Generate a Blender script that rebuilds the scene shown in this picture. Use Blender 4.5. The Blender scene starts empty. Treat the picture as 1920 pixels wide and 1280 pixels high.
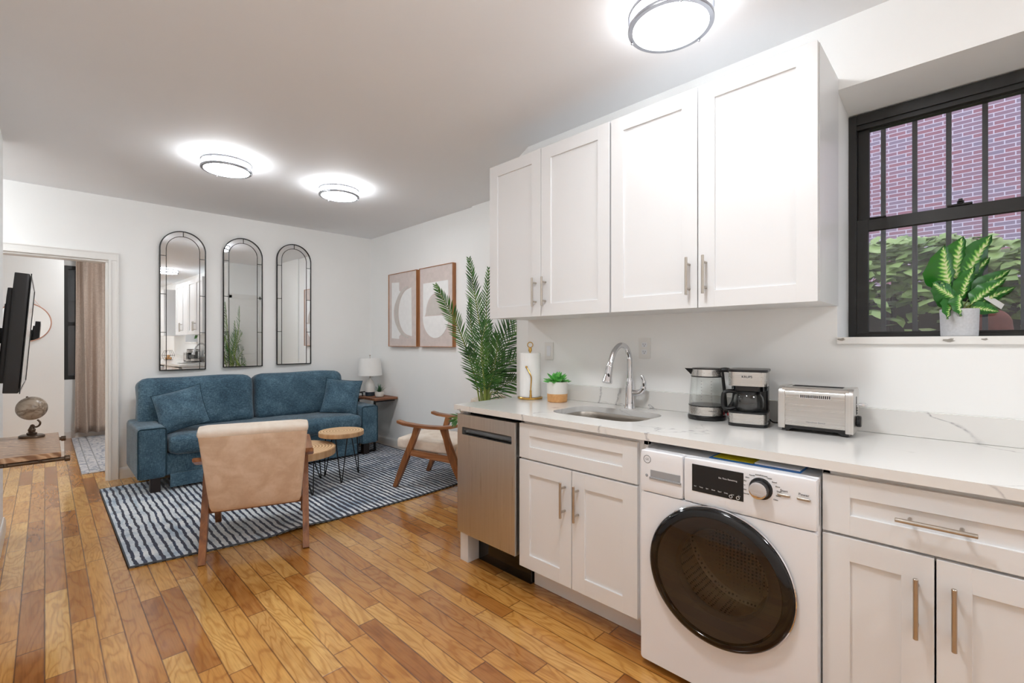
import bpy, bmesh, math, random
from mathutils import Vector, Matrix
random.seed(7)
PI=math.pi
C=bpy.context.scene.collection
sc=bpy.context.scene

# ------------------------------------------------------------------ materials
def lin(c):
    return tuple(((v/255)/12.92 if v/255<=.04045 else ((v/255+.055)/1.055)**2.4) for v in c)+(1,)
def newmat(name):
    m=bpy.data.materials.new(name); m.use_nodes=True
    nt=m.node_tree; nt.nodes.clear()
    out=nt.nodes.new('ShaderNodeOutputMaterial')
    return m,nt,out
def N(nt,t,**k):
    n=nt.nodes.new(t)
    for a,b in k.items(): setattr(n,a,b)
    return n
def L(nt,a,b): nt.links.new(a,b)
def coords(nt,scale=(1,1,1),rot=(0,0,0),loc=(0,0,0)):
    tc=N(nt,'ShaderNodeTexCoord'); mp=N(nt,'ShaderNodeMapping')
    mp.inputs['Scale'].default_value=scale; mp.inputs['Rotation'].default_value=rot; mp.inputs['Location'].default_value=loc
    L(nt,tc.outputs['Object'],mp.inputs['Vector']); return mp.outputs['Vector']
def math_(nt,op,a,b=None,c=None):
    n=N(nt,'ShaderNodeMath',operation=op)
    for i,v in enumerate((a,b,c)):
        if v is None: continue
        if isinstance(v,(int,float)): n.inputs[i].default_value=v
        else: L(nt,v,n.inputs[i])
    return n.outputs[0]
def ramp(nt,fac,stops):
    r=N(nt,'ShaderNodeValToRGB'); e=r.color_ramp.elements
    while len(e)<len(stops): e.new(.5)
    for i,(p,c) in enumerate(stops):
        e[i].position=p; e[i].color=lin(c) if len(c)==3 else c
    L(nt,fac,r.inputs['Fac']); return r.outputs['Color']
def noise(nt,vec,scale,detail=4,rough=.55,dist=0):
    n=N(nt,'ShaderNodeTexNoise'); n.inputs['Scale'].default_value=scale; n.inputs['Detail'].default_value=detail
    n.inputs['Roughness'].default_value=rough; n.inputs['Distortion'].default_value=dist
    if vec is not None: L(nt,vec,n.inputs['Vector'])
    return n.outputs['Fac']
def mixc(nt,f,a,b,mode='MIX'):
    n=N(nt,'ShaderNodeMix',data_type='RGBA',blend_type=mode)
    if isinstance(f,(int,float)): n.inputs[0].default_value=f
    else: L(nt,f,n.inputs[0])
    for i,v in ((6,a),(7,b)):
        if isinstance(v,tuple): n.inputs[i].default_value=v
        else: L(nt,v,n.inputs[i])
    return n.outputs[2]
def bump(nt,h,strength,dist=.01):
    b=N(nt,'ShaderNodeBump'); b.inputs['Strength'].default_value=strength; b.inputs['Distance'].default_value=dist
    L(nt,h,b.inputs['Height']); return b.outputs['Normal']
def bsdf(nt,out,col=None,rough=.5,metal=0,**k):
    p=N(nt,'ShaderNodeBsdfPrincipled')
    if col is not None:
        if isinstance(col,tuple): p.inputs['Base Color'].default_value=col
        else: L(nt,col,p.inputs['Base Color'])
    if isinstance(rough,(int,float)): p.inputs['Roughness'].default_value=rough
    else: L(nt,rough,p.inputs['Roughness'])
    p.inputs['Metallic'].default_value=metal
    for a,b in k.items():
        a=a.replace('_',' ')
        if isinstance(b,(int,float,tuple)): p.inputs[a].default_value=b
        else: L(nt,b,p.inputs[a])
    L(nt,p.outputs[0],out.inputs[0]); return p
def simple(name,c,rough=.5,metal=0,var=.04,vs=8,bmp=0,bs=60,**k):
    m,nt,out=newmat(name); v=coords(nt)
    n=noise(nt,v,vs)
    a=lin(c); lo=tuple(x*(1-var) for x in a[:3])+(1,); hi=tuple(min(1,x*(1+var)) for x in a[:3])+(1,)
    col=ramp(nt,n,[(.3,lo),(.7,hi)])
    if bmp: k['Normal']=bump(nt,noise(nt,v,bs,3),bmp,.003)
    bsdf(nt,out,col,rough,metal,**k); return m

M={}
M['wall']=simple('wall_paint',(242,243,242),.55,var=.01,vs=3,bmp=.06,bs=25)
M['ceiling']=simple('ceiling_paint',(239,240,242),.75,var=.012,vs=1.2,bmp=.05,bs=20)
M['trim']=simple('trim_paint',(232,231,228),.35,var=.01)
M['cab']=simple('cabinet_lacquer',(226,227,228),.32,var=.006,vs=2)
M['plastic_white']=simple('white_plastic',(232,234,238),.28,var=.01)
M['plastic_grey']=simple('grey_plastic',(150,152,155),.35,var=.02)
M['black']=simple('black_plastic',(18,18,20),.3,var=.05)
M['black_metal']=simple('black_metal',(14,14,15),.4,.3,var=.05)
M['blackgloss']=simple('black_gloss',(10,10,12),.06,var=.02)
M['dark']=simple('dark_void',(20,20,20),.8)
M['frame_black']=simple('window_frame_black',(30,29,28),.42,var=.15,vs=20,bmp=.1)
M['bar']=simple('window_bar_paint',(62,66,70),.6,var=.1,vs=20)
M['nickel']=simple('brushed_nickel',(190,182,172),.28,1,var=.05,vs=30)
M['chrome']=simple('chrome',(225,226,230),.05,1,var=.02)
M['alu']=simple('fixture_nickel',(165,167,174),.3,.85,var=.03)
M['gold']=simple('brass',(212,170,95),.22,1,var=.05)
M['ceramic']=simple('white_ceramic',(225,223,218),.45,var=.03,vs=25)
M['navy_ceramic']=simple('navy_ceramic',(40,50,62),.5,var=.05)
M['concrete']=simple('pale_concrete',(196,197,200),.8,var=.07,vs=120,bmp=.2,bs=150)
M['paper']=simple('paper_towel',(240,240,238),.9,var=.01,bmp=.3,bs=90)
M['shade']=simple('lamp_shade_linen',(240,240,238),.85,var=.01,bmp=.1,bs=200)
M['soil']=simple('soil',(60,45,32),.95,var=.3,vs=60,bmp=.5)
M['copper']=simple('rose_copper',(214,165,145),.3,.6)
M['foot']=simple('dark_foot',(34,22,18),.4,var=.1)
M['blue']=simple('manual_blue',(20,110,190),.4)
M['yellow']=simple('manual_yellow',(225,205,20),.4)
M['red']=simple('red_switch',(170,30,40),.3)
M['ink']=simple('ink',(60,62,66),.5)
M['inkw']=simple('pale_ink',(205,208,210),.5)
M['gasket']=simple('rubber_grey',(90,90,92),.6)
M['bulb']=simple('paint_chip_grey',(150,146,138),.7,var=.15,vs=60)

def brushed(name,c,rough,ax,var=.08,dark=(0,0,0)):
    m,nt,out=newmat(name)
    s=[260,260,260]; s[ax]=3
    v=coords(nt,scale=tuple(s)); n=noise(nt,v,1,2)
    a=lin(c); col=ramp(nt,n,[(.25,tuple(x*(1-var) for x in a[:3])+(1,)),(.75,tuple(min(1,x*(1+var)) for x in a[:3])+(1,))])
    r=math_(nt,'MULTIPLY_ADD',n,.12,rough-.06)
    bsdf(nt,out,col,r,1,Normal=bump(nt,n,.06,.001)); return m
M['steel_h']=brushed('brushed_steel_horizontal',(200,198,195),.26,0)
M['steel_v']=brushed('brushed_steel_vertical',(208,206,203),.3,2)
M['steel_y']=brushed('brushed_steel_side',(186,180,172),.33,1)

def wood(name,c1,c2,c3,ax=0,sc_=1.0,rough=.4,ring=False):
    m,nt,out=newmat(name)
    s=[14*sc_,14*sc_,14*sc_]; s[ax]=1.6*sc_
    v=coords(nt,scale=tuple(s))
    n1=noise(nt,v,1.3,5,.6,1.2)
    s2=[120*sc_,120*sc_,120*sc_]; s2[ax]=5*sc_
    n2=noise(nt,coords(nt,scale=tuple(s2)),1,3)
    col=ramp(nt,n1,[(.3,c1),(.5,c2),(.68,c3)])
    col=mixc(nt,math_(nt,'MULTIPLY',n2,.45),col,lin(c1))
    bsdf(nt,out,col,rough,0,Normal=bump(nt,n2,.08,.002)); return m
M['walnut']=wood('chair_walnut',(104,62,34),(142,90,50),(172,114,66),2,1,.35)
M['walnut_x']=wood('walnut_arm',(112,68,40),(150,98,60),(182,128,86),1,1,.35)
M['rustic']=wood('rustic_brown_wood',(92,54,34),(142,92,62),(178,122,86),0,1.2,.55)
M['paleoak']=wood('pale_wood_side',(176,138,98),(200,160,118),(214,178,138),2,1,.55)
M['potwood']=wood('pot_wood_base',(196,140,84),(214,164,108),(226,182,130),0,1.6,.5)
M['frame_wood']=wood('picture_frame_wood',(150,98,58),(180,122,76),(196,140,92),2,1,.5)
def ringwood():
    m,nt,out=newmat('log_slice_top'); tc=N(nt,'ShaderNodeTexCoord')
    v=tc.outputs['Object']
    w=N(nt,'ShaderNodeTexWave',wave_type='RINGS',rings_direction='Z'); L(nt,v,w.inputs['Vector'])
    w.inputs['Scale'].default_value=12; w.inputs['Distortion'].default_value=.6; w.inputs['Detail'].default_value=2; w.inputs['Detail Scale'].default_value=2
    col=ramp(nt,w.outputs['Fac'],[(.1,(178,140,100)),(.5,(212,176,134)),(.9,(226,194,154))])
    bsdf(nt,out,col,.6,0,Normal=bump(nt,w.outputs['Fac'],.25,.004)); return m
M['ring']=ringwood()
def shelfwood():
    m,nt,out=newmat('live_edge_shelf_wood')
    v=coords(nt,scale=(5,9,5)); w=N(nt,'ShaderNodeTexWave',wave_type='BANDS',bands_direction='DIAGONAL'); L(nt,v,w.inputs['Vector'])
    w.inputs['Scale'].default_value=1.5; w.inputs['Distortion'].default_value=9; w.inputs['Detail'].default_value=3; w.inputs['Detail Scale'].default_value=.8
    col=ramp(nt,w.outputs['Fac'],[(.1,(140,104,78)),(.35,(188,152,120)),(.7,(214,184,152)),(.95,(170,130,98))])
    bsdf(nt,out,col,.3); return m
M['shelfwood']=shelfwood()

def floor_mat():
    m,nt,out=newmat('oak_plank_floor'); tc=N(nt,'ShaderNodeTexCoord')
    sep=N(nt,'ShaderNodeSeparateXYZ'); L(nt,tc.outputs['Object'],sep.inputs[0])
    x,y=sep.outputs[0],sep.outputs[1]
    W=.0825; LEN=.78
    xs=math_(nt,'DIVIDE',x,W); row=math_(nt,'FLOOR',xs); fx=math_(nt,'FRACT',xs)
    wn=N(nt,'ShaderNodeTexWhiteNoise',noise_dimensions='1D'); L(nt,row,wn.inputs['W'])
    ln=math_(nt,'MULTIPLY_ADD',wn.outputs['Value'],.45,LEN*.75)
    ys=math_(nt,'ADD',math_(nt,'DIVIDE',y,ln),math_(nt,'MULTIPLY',wn.outputs['Value'],17.3))
    # vary plank ends inside a row
    k=math_(nt,'FLOOR',ys); fy=math_(nt,'FRACT',ys)
    wn2=N(nt,'ShaderNodeTexWhiteNoise',noise_dimensions='2D'); cx=N(nt,'ShaderNodeCombineXYZ'); L(nt,row,cx.inputs[0]); L(nt,k,cx.inputs[1]); L(nt,cx.outputs[0],wn2.inputs['Vector'])
    rnd=wn2.outputs['Value']
    base=ramp(nt,rnd,[(0,(170,112,54)),(.18,(194,136,68)),(.42,(210,154,80)),(.65,(220,168,92)),(.85,(232,188,114)),(1,(186,126,62))])
    # grain coordinates, shifted per plank
    off=math_(nt,'MULTIPLY',rnd,37.0)
    cg=N(nt,'ShaderNodeCombineXYZ')
    L(nt,math_(nt,'ADD',x,off),cg.inputs[0]); L(nt,math_(nt,'MULTIPLY_ADD',y,.16,off),cg.inputs[1]); L(nt,off,cg.inputs[2])
    cgs=N(nt,'ShaderNodeVectorMath',operation='MULTIPLY'); L(nt,cg.outputs[0],cgs.inputs[0]); cgs.inputs[1].default_value=(5.5,7.5,1)
    nz=noise(nt,cgs.outputs[0],1,3,.5,.35)
    rings=math_(nt,'SINE',math_(nt,'MULTIPLY',nz,math_(nt,'MULTIPLY_ADD',rnd,60,70)))
    g=ramp(nt,math_(nt,'MULTIPLY_ADD',rings,.5,.5),[(0,(.70,.58,.44,1)),(.3,(.93,.89,.83,1)),(1,(1.0,1.0,1.0,1))])
    cg2=N(nt,'ShaderNodeCombineXYZ'); L(nt,math_(nt,'MULTIPLY',x,150),cg2.inputs[0]); L(nt,math_(nt,'MULTIPLY_ADD',y,7,off),cg2.inputs[1])
    fine=noise(nt,cg2.outputs[0],1,3)
    col=mixc(nt,.75,base,g,'MULTIPLY')
    col=mixc(nt,1,col,ramp(nt,fine,[(.3,(.80,.76,.72,1)),(.55,(1,1,1,1))]),'MULTIPLY')
    # broad wear patches
    wear=noise(nt,tc.outputs['Object'],2.3,4,.6,.5)
    col=mixc(nt,1,col,ramp(nt,wear,[(.3,(.78,.70,.62,1)),(.55,(1,1,1,1)),(.8,(1.0,1.0,1.0,1))]),'MULTIPLY')
    # boards grow darker towards the kitchen run
    kd=math_(nt,'MULTIPLY',math_(nt,'SMOOTH_MIN',math_(nt,'MAXIMUM',math_(nt,'MULTIPLY_ADD',x,1.4,-1.3),0),.55,.1),math_(nt,'MULTIPLY_ADD',wear,1.3,.0))
    col=mixc(nt,kd,col,mixc(nt,1,col,(.52,.38,.25,1),'MULTIPLY'))
    # knots
    vo=N(nt,'ShaderNodeTexVoronoi'); vv=N(nt,'ShaderNodeCombineXYZ'); L(nt,math_(nt,'MULTIPLY',x,1.0),vv.inputs[0]); L(nt,math_(nt,'MULTIPLY',y,.45),vv.inputs[1]); L(nt,vv.outputs[0],vo.inputs['Vector']); vo.inputs['Scale'].default_value=2.6
    kn=ramp(nt,vo.outputs['Distance'],[(.025,(.28,.2,.13,1)),(.05,(1,1,1,1))])
    col=mixc(nt,.9,col,kn,'MULTIPLY')
    # joints
    ex=math_(nt,'MULTIPLY',math_(nt,'MINIMUM',fx,math_(nt,'SUBTRACT',1,fx)),W)
    ey=math_(nt,'MULTIPLY',math_(nt,'MINIMUM',fy,math_(nt,'SUBTRACT',1,fy)),ln)
    e=math_(nt,'MINIMUM',ex,ey)
    gap=ramp(nt,e,[(.0007,(.22,.14,.08,1)),(.0016,(1,1,1,1))])
    col=mixc(nt,1,col,gap,'MULTIPLY')
    gb=ramp(nt,e,[(.0,(0,0,0,1)),(.003,(1,1,1,1))])
    hz=noise(nt,tc.outputs['Object'],55,3,.5)
    hh=math_(nt,'ADD',math_(nt,'MULTIPLY',gb,.5),math_(nt,'MULTIPLY',hz,.10))
    hh=math_(nt,'ADD',hh,math_(nt,'MULTIPLY',noise(nt,tc.outputs['Object'],6,2),.5))
    hh=math_(nt,'ADD',hh,math_(nt,'MULTIPLY',rnd,.15))
    rg=math_(nt,'MULTIPLY_ADD',noise(nt,tc.outputs['Object'],9,3),.18,.12)
    bsdf(nt,out,col,rg,0,Normal=bump(nt,hh,.16,.004),Coat_Weight=.5,Coat_Roughness=.10)
    return m
M['floor']=floor_mat()

def quartz():
    m,nt,out=newmat('white_quartz'); v=coords(nt,scale=(1.0,.8,1.6),rot=(0,0,.5))
    n=noise(nt,v,1.5,5,.55,.9)
    d=math_(nt,'ABSOLUTE',math_(nt,'SUBTRACT',n,.5))
    n2=noise(nt,v,3.2,2)
    vein=math_(nt,'MULTIPLY',ramp(nt,d,[(0,(1,1,1,1)),(.009,(0,0,0,1))]),ramp(nt,n2,[(.46,(0,0,0,1)),(.62,(1,1,1,1))]))
    br=noise(nt,coords(nt),90,2)
    vein=math_(nt,'MULTIPLY',vein,ramp(nt,br,[(.35,(.4,.4,.4,1)),(.6,(1,1,1,1))]))
    tc2=N(nt,'ShaderNodeTexCoord'); sp=N(nt,'ShaderNodeSeparateXYZ'); L(nt,tc2.outputs['Object'],sp.inputs[0])
    wig=math_(nt,'MULTIPLY',noise(nt,coords(nt),22,3),.045)
    for c_,sl,side,wd in ((1.60,.25,1,.008),(1.475,.35,1,.008),(1.635,-.3,-1,.007),(1.16,.1,-1,.006),(.955,-.3,-1,.008)):
        yy=math_(nt,'ADD',math_(nt,'ADD',sp.outputs[1],wig),math_(nt,'MULTIPLY_ADD',sp.outputs[2],sl,-.95*sl))
        dd_=math_(nt,'ABSOLUTE',math_(nt,'SUBTRACT',yy,c_))
        k_=ramp(nt,dd_,[(wd*.4,(.8,.8,.8,1)),(wd,(0,0,0,1))])
        mk=math_(nt,'GREATER_THAN',sp.outputs[0],2.325) if side>0 else math_(nt,'LESS_THAN',sp.outputs[0],1.70)
        vein=math_(nt,'MAXIMUM',vein,math_(nt,'MULTIPLY',math_(nt,'MULTIPLY',k_,mk),ramp(nt,br,[(.35,(.45,.45,.45,1)),(.6,(1,1,1,1))])))
    col=mixc(nt,vein,lin((226,225,222)),lin((150,149,152)))
    bsdf(nt,out,col,.14); return m
M['quartz']=quartz()

def fabric(name,a,b,c,sc_=1,rough=.95,sheen=.3,weave=(.42,.33,.25),patch=4.5):
    m,nt,out=newmat(name)
    v=coords(nt)
    n1=noise(nt,v,patch,4,.6,.4)
    n2=noise(nt,coords(nt,scale=(45*sc_,45*sc_,260*sc_)),1,3,.7)
    n3=noise(nt,coords(nt,scale=(300*sc_,300*sc_,30*sc_)),1,3,.7)
    f=math_(nt,'ADD',math_(nt,'MULTIPLY',n1,weave[0]),math_(nt,'ADD',math_(nt,'MULTIPLY',n2,weave[1]),math_(nt,'MULTIPLY',n3,weave[2])))
    col=ramp(nt,f,[(.40,a),(.5,b),(.62,c)])
    bsdf(nt,out,col,rough,0,Sheen_Weight=sheen,Sheen_Roughness=.4,Normal=bump(nt,math_(nt,'ADD',n2,n3),.28*min(1,(weave[1]+weave[2])*1.4)-.0,.003)); return m
M['chenille']=fabric('blue_chenille',(36,58,72),(62,92,110),(112,142,158),weave=(.26,.40,.34))
M['piping']=simple('blue_piping',(28,58,72),.9)
M['suede']=fabric('beige_suede',(212,186,160),(220,197,173),(230,210,190),sc_=.3,patch=9,sheen=.15,weave=(.8,.1,.1))
M['suede_top']=fabric('cream_suede',(216,202,186),(228,216,202),(238,228,216),sc_=.3,patch=5,sheen=.15,weave=(.8,.1,.1))
def curtain_mat():
    m,nt,out=newmat('taupe_linen'); n=noise(nt,coords(nt,scale=(30,30,260)),1,3,.7); n2=noise(nt,coords(nt,scale=(260,260,20)),1,3,.7)
    f=math_(nt,'ADD',math_(nt,'MULTIPLY',n,.5),math_(nt,'MULTIPLY',n2,.5))
    bsdf(nt,out,ramp(nt,f,[(.35,(176,158,144)),(.5,(202,184,170)),(.65,(222,208,194))]),.9); return m
M['linen']=curtain_mat()

def rug_mat():
    m,nt,out=newmat('striped_navy_rug'); tc=N(nt,'ShaderNodeTexCoord'); sep=N(nt,'ShaderNodeSeparateXYZ'); L(nt,tc.outputs['Object'],sep.inputs[0])
    x,y=sep.outputs[0],sep.outputs[1]
    wob=noise(nt,coords(nt,scale=(1,1,1)),5,3,.6); wob2=noise(nt,coords(nt),40,2)
    xx=math_(nt,'ADD',x,math_(nt,'ADD',math_(nt,'MULTIPLY',wob,.035),math_(nt,'MULTIPLY',wob2,.007)))
    s=math_(nt,'SINE',math_(nt,'MULTIPLY',xx,2*PI/.0415))
    big=noise(nt,coords(nt,scale=(.9,2.6,1)),1.6,4,.6,.4)
    mid=noise(nt,coords(nt,scale=(14,3,1)),1.2,4,.7)
    s2=math_(nt,'ADD',s,math_(nt,'ADD',math_(nt,'MULTIPLY_ADD',big,1.9,-1.5),math_(nt,'MULTIPLY',x,.33)))
    t=math_(nt,'MULTIPLY_ADD',s2,.5,.5)
    pal=ramp(nt,mid,[(.35,(170,188,202)),(.5,(220,226,230)),(.7,(238,240,241))])
    pal=mixc(nt,ramp(nt,big,[(.48,(0,0,0,1)),(.72,(.9,.9,.9,1))]),pal,lin((122,150,178)))
    nav=ramp(nt,mid,[(.3,(10,18,38)),(.55,(18,34,64)),(.75,(44,70,104))])
    f=ramp(nt,t,[(.42,(0,0,0,1)),(.56,(1,1,1,1))])
    col=mixc(nt,f,pal,nav)
    pile=noise(nt,coords(nt),240,2)
    col=mixc(nt,.5,col,ramp(nt,pile,[(.3,(.75,.75,.75,1)),(.6,(1,1,1,1))]),'MULTIPLY')
    bsdf(nt,out,col,.95,0,Sheen_Weight=.2,Normal=bump(nt,math_(nt,'ADD',pile,math_(nt,'MULTIPLY',f,.8)),.35,.004)); return m
M['rug']=rug_mat()
M['rug_edge']=simple('rug_binding',(70,76,82),.9)
def rug2():
    m,nt,out=newmat('faded_ornate_runner'); v=coords(nt)
    vo=N(nt,'ShaderNodeTexVoronoi',feature='DISTANCE_TO_EDGE'); L(nt,v,vo.inputs['Vector']); vo.inputs['Scale'].default_value=14
    n=noise(nt,v,16,4,.7,1.5)
    f=math_(nt,'MULTIPLY',n,ramp(nt,vo.outputs['Distance'],[(.02,(1.3,1.3,1.3,1)),(.12,(.85,.85,.85,1))]))
    col=ramp(nt,f,[(.35,(205,202,200)),(.52,(188,186,188)),(.62,(146,150,160))])
    bsdf(nt,out,col,.95); return m
M['rug2']=rug2()

def leafmat(name,c1,c2,c3,vs=20):
    m,nt,out=newmat(name); n=noise(nt,coords(nt),vs,3)
    bsdf(nt,out,ramp(nt,n,[(.3,c1),(.5,c2),(.7,c3)]),.42,0); return m
M['palm']=leafmat('palm_green',(30,72,32),(62,116,50),(108,156,76),7)
M['palm_stem']=leafmat('palm_stem_green',(96,118,52),(128,148,66),(150,164,84),8)
M['succ']=leafmat('succulent_green',(62,140,62),(96,184,84),(140,212,110),30)
M['aloe']=leafmat('aloe_green',(36,72,50),(54,100,64),(80,130,84),40)
M['ivy']=leafmat('ivy_green',(104,134,74),(150,176,104),(196,212,150),2.5)
def dief():
    m,nt,out=newmat('variegated_leaf'); uv=N(nt,'ShaderNodeUVMap'); sep=N(nt,'ShaderNodeSeparateXYZ'); L(nt,uv.outputs[0],sep.inputs[0])
    u,v=sep.outputs[0],sep.outputs[1]      # u along, v -1..1 across (0..1)
    c=math_(nt,'ABSOLUTE',math_(nt,'MULTIPLY_ADD',v,2,-1))
    rib=math_(nt,'SINE',math_(nt,'MULTIPLY',math_(nt,'SUBTRACT',u,math_(nt,'MULTIPLY',c,.22)),70))
    n=noise(nt,coords(nt),60,3)
    a=math_(nt,'ADD',math_(nt,'MULTIPLY',rib,.10),math_(nt,'MULTIPLY',n,.40))
    f=math_(nt,'SUBTRACT',math_(nt,'ADD',a,.14),c)
    col=ramp(nt,f,[(-.0,(36,104,30)),(.10,(84,160,54)),(.2,(150,196,96)),(.34,(222,230,176))])
    bsdf(nt,out,col,.3); return m
M['dief']=dief()
def brickwall():
    m,nt,out=newmat('outdoor_brick'); tc=N(nt,'ShaderNodeTexCoord'); sep=N(nt,'ShaderNodeSeparateXYZ'); L(nt,tc.outputs['Object'],sep.inputs[0])
    c=N(nt,'ShaderNodeCombineXYZ'); L(nt,sep.outputs[1],c.inputs[0]); L(nt,sep.outputs[2],c.inputs[1])
    b=N(nt,'ShaderNodeTexBrick',offset=.5); L(nt,c.outputs[0],b.inputs['Vector'])
    b.inputs['Scale'].default_value=1; b.inputs['Brick Width'].default_value=.29; b.inputs['Row Height'].default_value=.082; b.inputs['Mortar Size'].default_value=.009
    b.inputs['Color1'].default_value=lin((158,112,122)); b.inputs['Color2'].default_value=lin((142,132,150)); b.inputs['Mortar'].default_value=lin((208,200,212))
    b.inputs['Bias'].default_value=-.1
    bsdf(nt,out,b.outputs['Color'],.9); return m
M['brick']=brickwall()
M['stone']=simple('retaining_stone',(62,58,60),.9,var=.4,vs=4,bmp=.5,bs=8)  # dark tone carries the shade under the ivy leaves
M['ground']=simple('ground_soil',(70,62,54),.95,var=.3,vs=2)
M['rock']=simple('red_rock',(110,58,48),.85,var=.3,vs=8,bmp=.4)

def art_mat():
    return simple('art_canvas_mauve',(212,200,195),.85,var=.06,vs=18,bmp=.4,bs=60)
M['art']=art_mat()
M['art_white']=simple('art_white_plaster',(240,240,239),.8,var=.03,vs=20,bmp=.5,bs=45)
M['art_grey']=simple('art_taupe',(204,198,192),.85,var=.04,vs=18,bmp=.3,bs=60)
def glassmat(name,tint=(1,1,1,1),rough=.0,refl=1.0,ior=1.5):
    m,nt,out=newmat(name)
    t=N(nt,'ShaderNodeBsdfTransparent'); t.inputs[0].default_value=tint
    g=N(nt,'ShaderNodeBsdfGlossy'); g.inputs['Roughness'].default_value=rough
    fr=N(nt,'ShaderNodeLayerWeight'); fr.inputs['Blend'].default_value=.5; fo=math_(nt,'MINIMUM',math_(nt,'MULTIPLY_ADD',math_(nt,'POWER',fr.outputs['Facing'],5),.94,.045),1)
    mx=N(nt,'ShaderNodeMixShader'); L(nt,math_(nt,'MULTIPLY',fo,refl),mx.inputs[0]); L(nt,t.outputs[0],mx.inputs[1]); L(nt,g.outputs[0],mx.inputs[2]); L(nt,mx.outputs[0],out.inputs[0]); return m
M['glass']=glassmat('window_glass',(.95,.96,.98,1))
M['kglass']=glassmat('clear_kitchen_glass',(.975,.985,.982,1),.0,1.0,1.5)
M['cglass']=glassmat('carafe_glass',(.93,.94,.945,1),.0,1.3,1.5)
M['wglass']=glassmat('smoked_door_glass',(.50,.42,.35,1),.02,1.0,1.5)
def mirrormat():
    m,nt,out=newmat('mirror_silver'); bsdf(nt,out,(.93,.94,.94,1),.0,1); return m
M['mirror']=mirrormat()
def emis(name,c,s):
    m,nt,out=newmat(name); e=N(nt,'ShaderNodeEmission'); e.inputs[0].default_value=c; e.inputs[1].default_value=s; L(nt,e.outputs[0],out.inputs[0]); return m
M['lamp']=emis('ceiling_lamp_diffuser',(.955,.975,1.0,1),19.0)
M['lamp_far']=emis('ceiling_lamp_diffuser_far',(.955,.975,1.0,1),50.0)
M['lamp_bright']=emis('ceiling_lamp_diffuser_bright',(.955,.975,1.0,1),94.0)  # stronger glow for lights outside the frame, raised to fill the rooms
M['globe']=None
def globe():
    m,nt,out=newmat('antique_globe'); n=noise(nt,coords(nt,scale=(1,1,1.6)),9,5,.6,.6)
    bsdf(nt,out,ramp(nt,n,[(.4,(196,184,168)),(.52,(172,156,138)),(.56,(120,102,84)),(.62,(182,168,150))]),.3); return m
M['globe']=globe()
M['bronze']=simple('antique_bronze',(96,80,66),.35,.7,var=.2,vs=60)
M['screen']=simple('tv_screen',(14,15,18),.07)
def perf():
    m,nt,out=newmat('perforated_drum_steel'); vo=N(nt,'ShaderNodeTexVoronoi'); L(nt,coords(nt),vo.inputs['Vector']); vo.inputs['Scale'].default_value=70; vo.inputs['Randomness'].default_value=.15
    col=ramp(nt,vo.outputs['Distance'],[(.28,(40,38,36)),(.36,(214,206,196))])
    bsdf(nt,out,col,.35,.6); return m
M['drum']=perf()

# ------------------------------------------------------------------ mesh helpers
def nb(): return bmesh.new()
def merge(bm,tmp,Mx=None):
    if Mx is not None: bmesh.ops.transform(tmp,matrix=Mx,verts=tmp.verts)
    me=bpy.data.meshes.new('t'); tmp.to_mesh(me); tmp.free(); bm.from_mesh(me); bpy.data.meshes.remove(me)
def box(bm,x0,x1,y0,y1,z0,z1,bev=0,seg=2,Mx=None):
    t=nb(); bmesh.ops.create_cube(t,size=1)
    for v in t.verts: v.co=Vector(((x0+x1)/2+v.co.x*(x1-x0),(y0+y1)/2+v.co.y*(y1-y0),(z0+z1)/2+v.co.z*(z1-z0)))
    if bev: bmesh.ops.bevel(t,geom=t.edges[:],offset=bev,segments=seg,affect='EDGES',profile=.5)
    merge(bm,t,Mx)
def prism(bm,pts,z0,z1,bev=0,axis='Z',Mx=None):
    """closed outline pts (a,b) extruded z0..z1; axis X: (y,z) outline along x; Y: (x,z) outline along y"""
    t=nb()
    def P(a,b,c):
        return {'Z':(a,b,c),'X':(c,a,b),'Y':(a,c,b)}[axis]
    lo=[t.verts.new(P(a,b,z0)) for a,b in pts]; hi=[t.verts.new(P(a,b,z1)) for a,b in pts]
    t.faces.new(lo); t.faces.new(hi)
    n=len(pts)
    for i in range(n): t.faces.new((lo[i],lo[(i+1)%n],hi[(i+1)%n],hi[i]))
    bmesh.ops.recalc_face_normals(t,faces=t.faces)
    if bev: bmesh.ops.bevel(t,geom=[e for e in t.edges],offset=bev,segments=2,affect='EDGES',profile=.5)
    merge(bm,t,Mx)
def lathe(bm,prof,seg=40,Mx=None,close=False):
    """prof list of (r,z)"""
    t=nb(); rings=[]
    for r,z in prof:
        if r<1e-6: rings.append([t.verts.new((0,0,z))])
        else: rings.append([t.verts.new((r*math.cos(2*PI*i/seg),r*math.sin(2*PI*i/seg),z)) for i in range(seg)])
    for a,b in zip(rings,rings[1:]):
        if len(a)==1 and len(b)==1: continue
        for i in range(seg):
            j=(i+1)%seg
            if len(a)==1: t.faces.new((a[0],b[j],b[i]))
            elif len(b)==1: t.faces.new((a[i],a[j],b[0]))
            else: t.faces.new((a[i],a[j],b[j],b[i]))
    bmesh.ops.recalc_face_normals(t,faces=t.faces)
    merge(bm,t,Mx)
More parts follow.
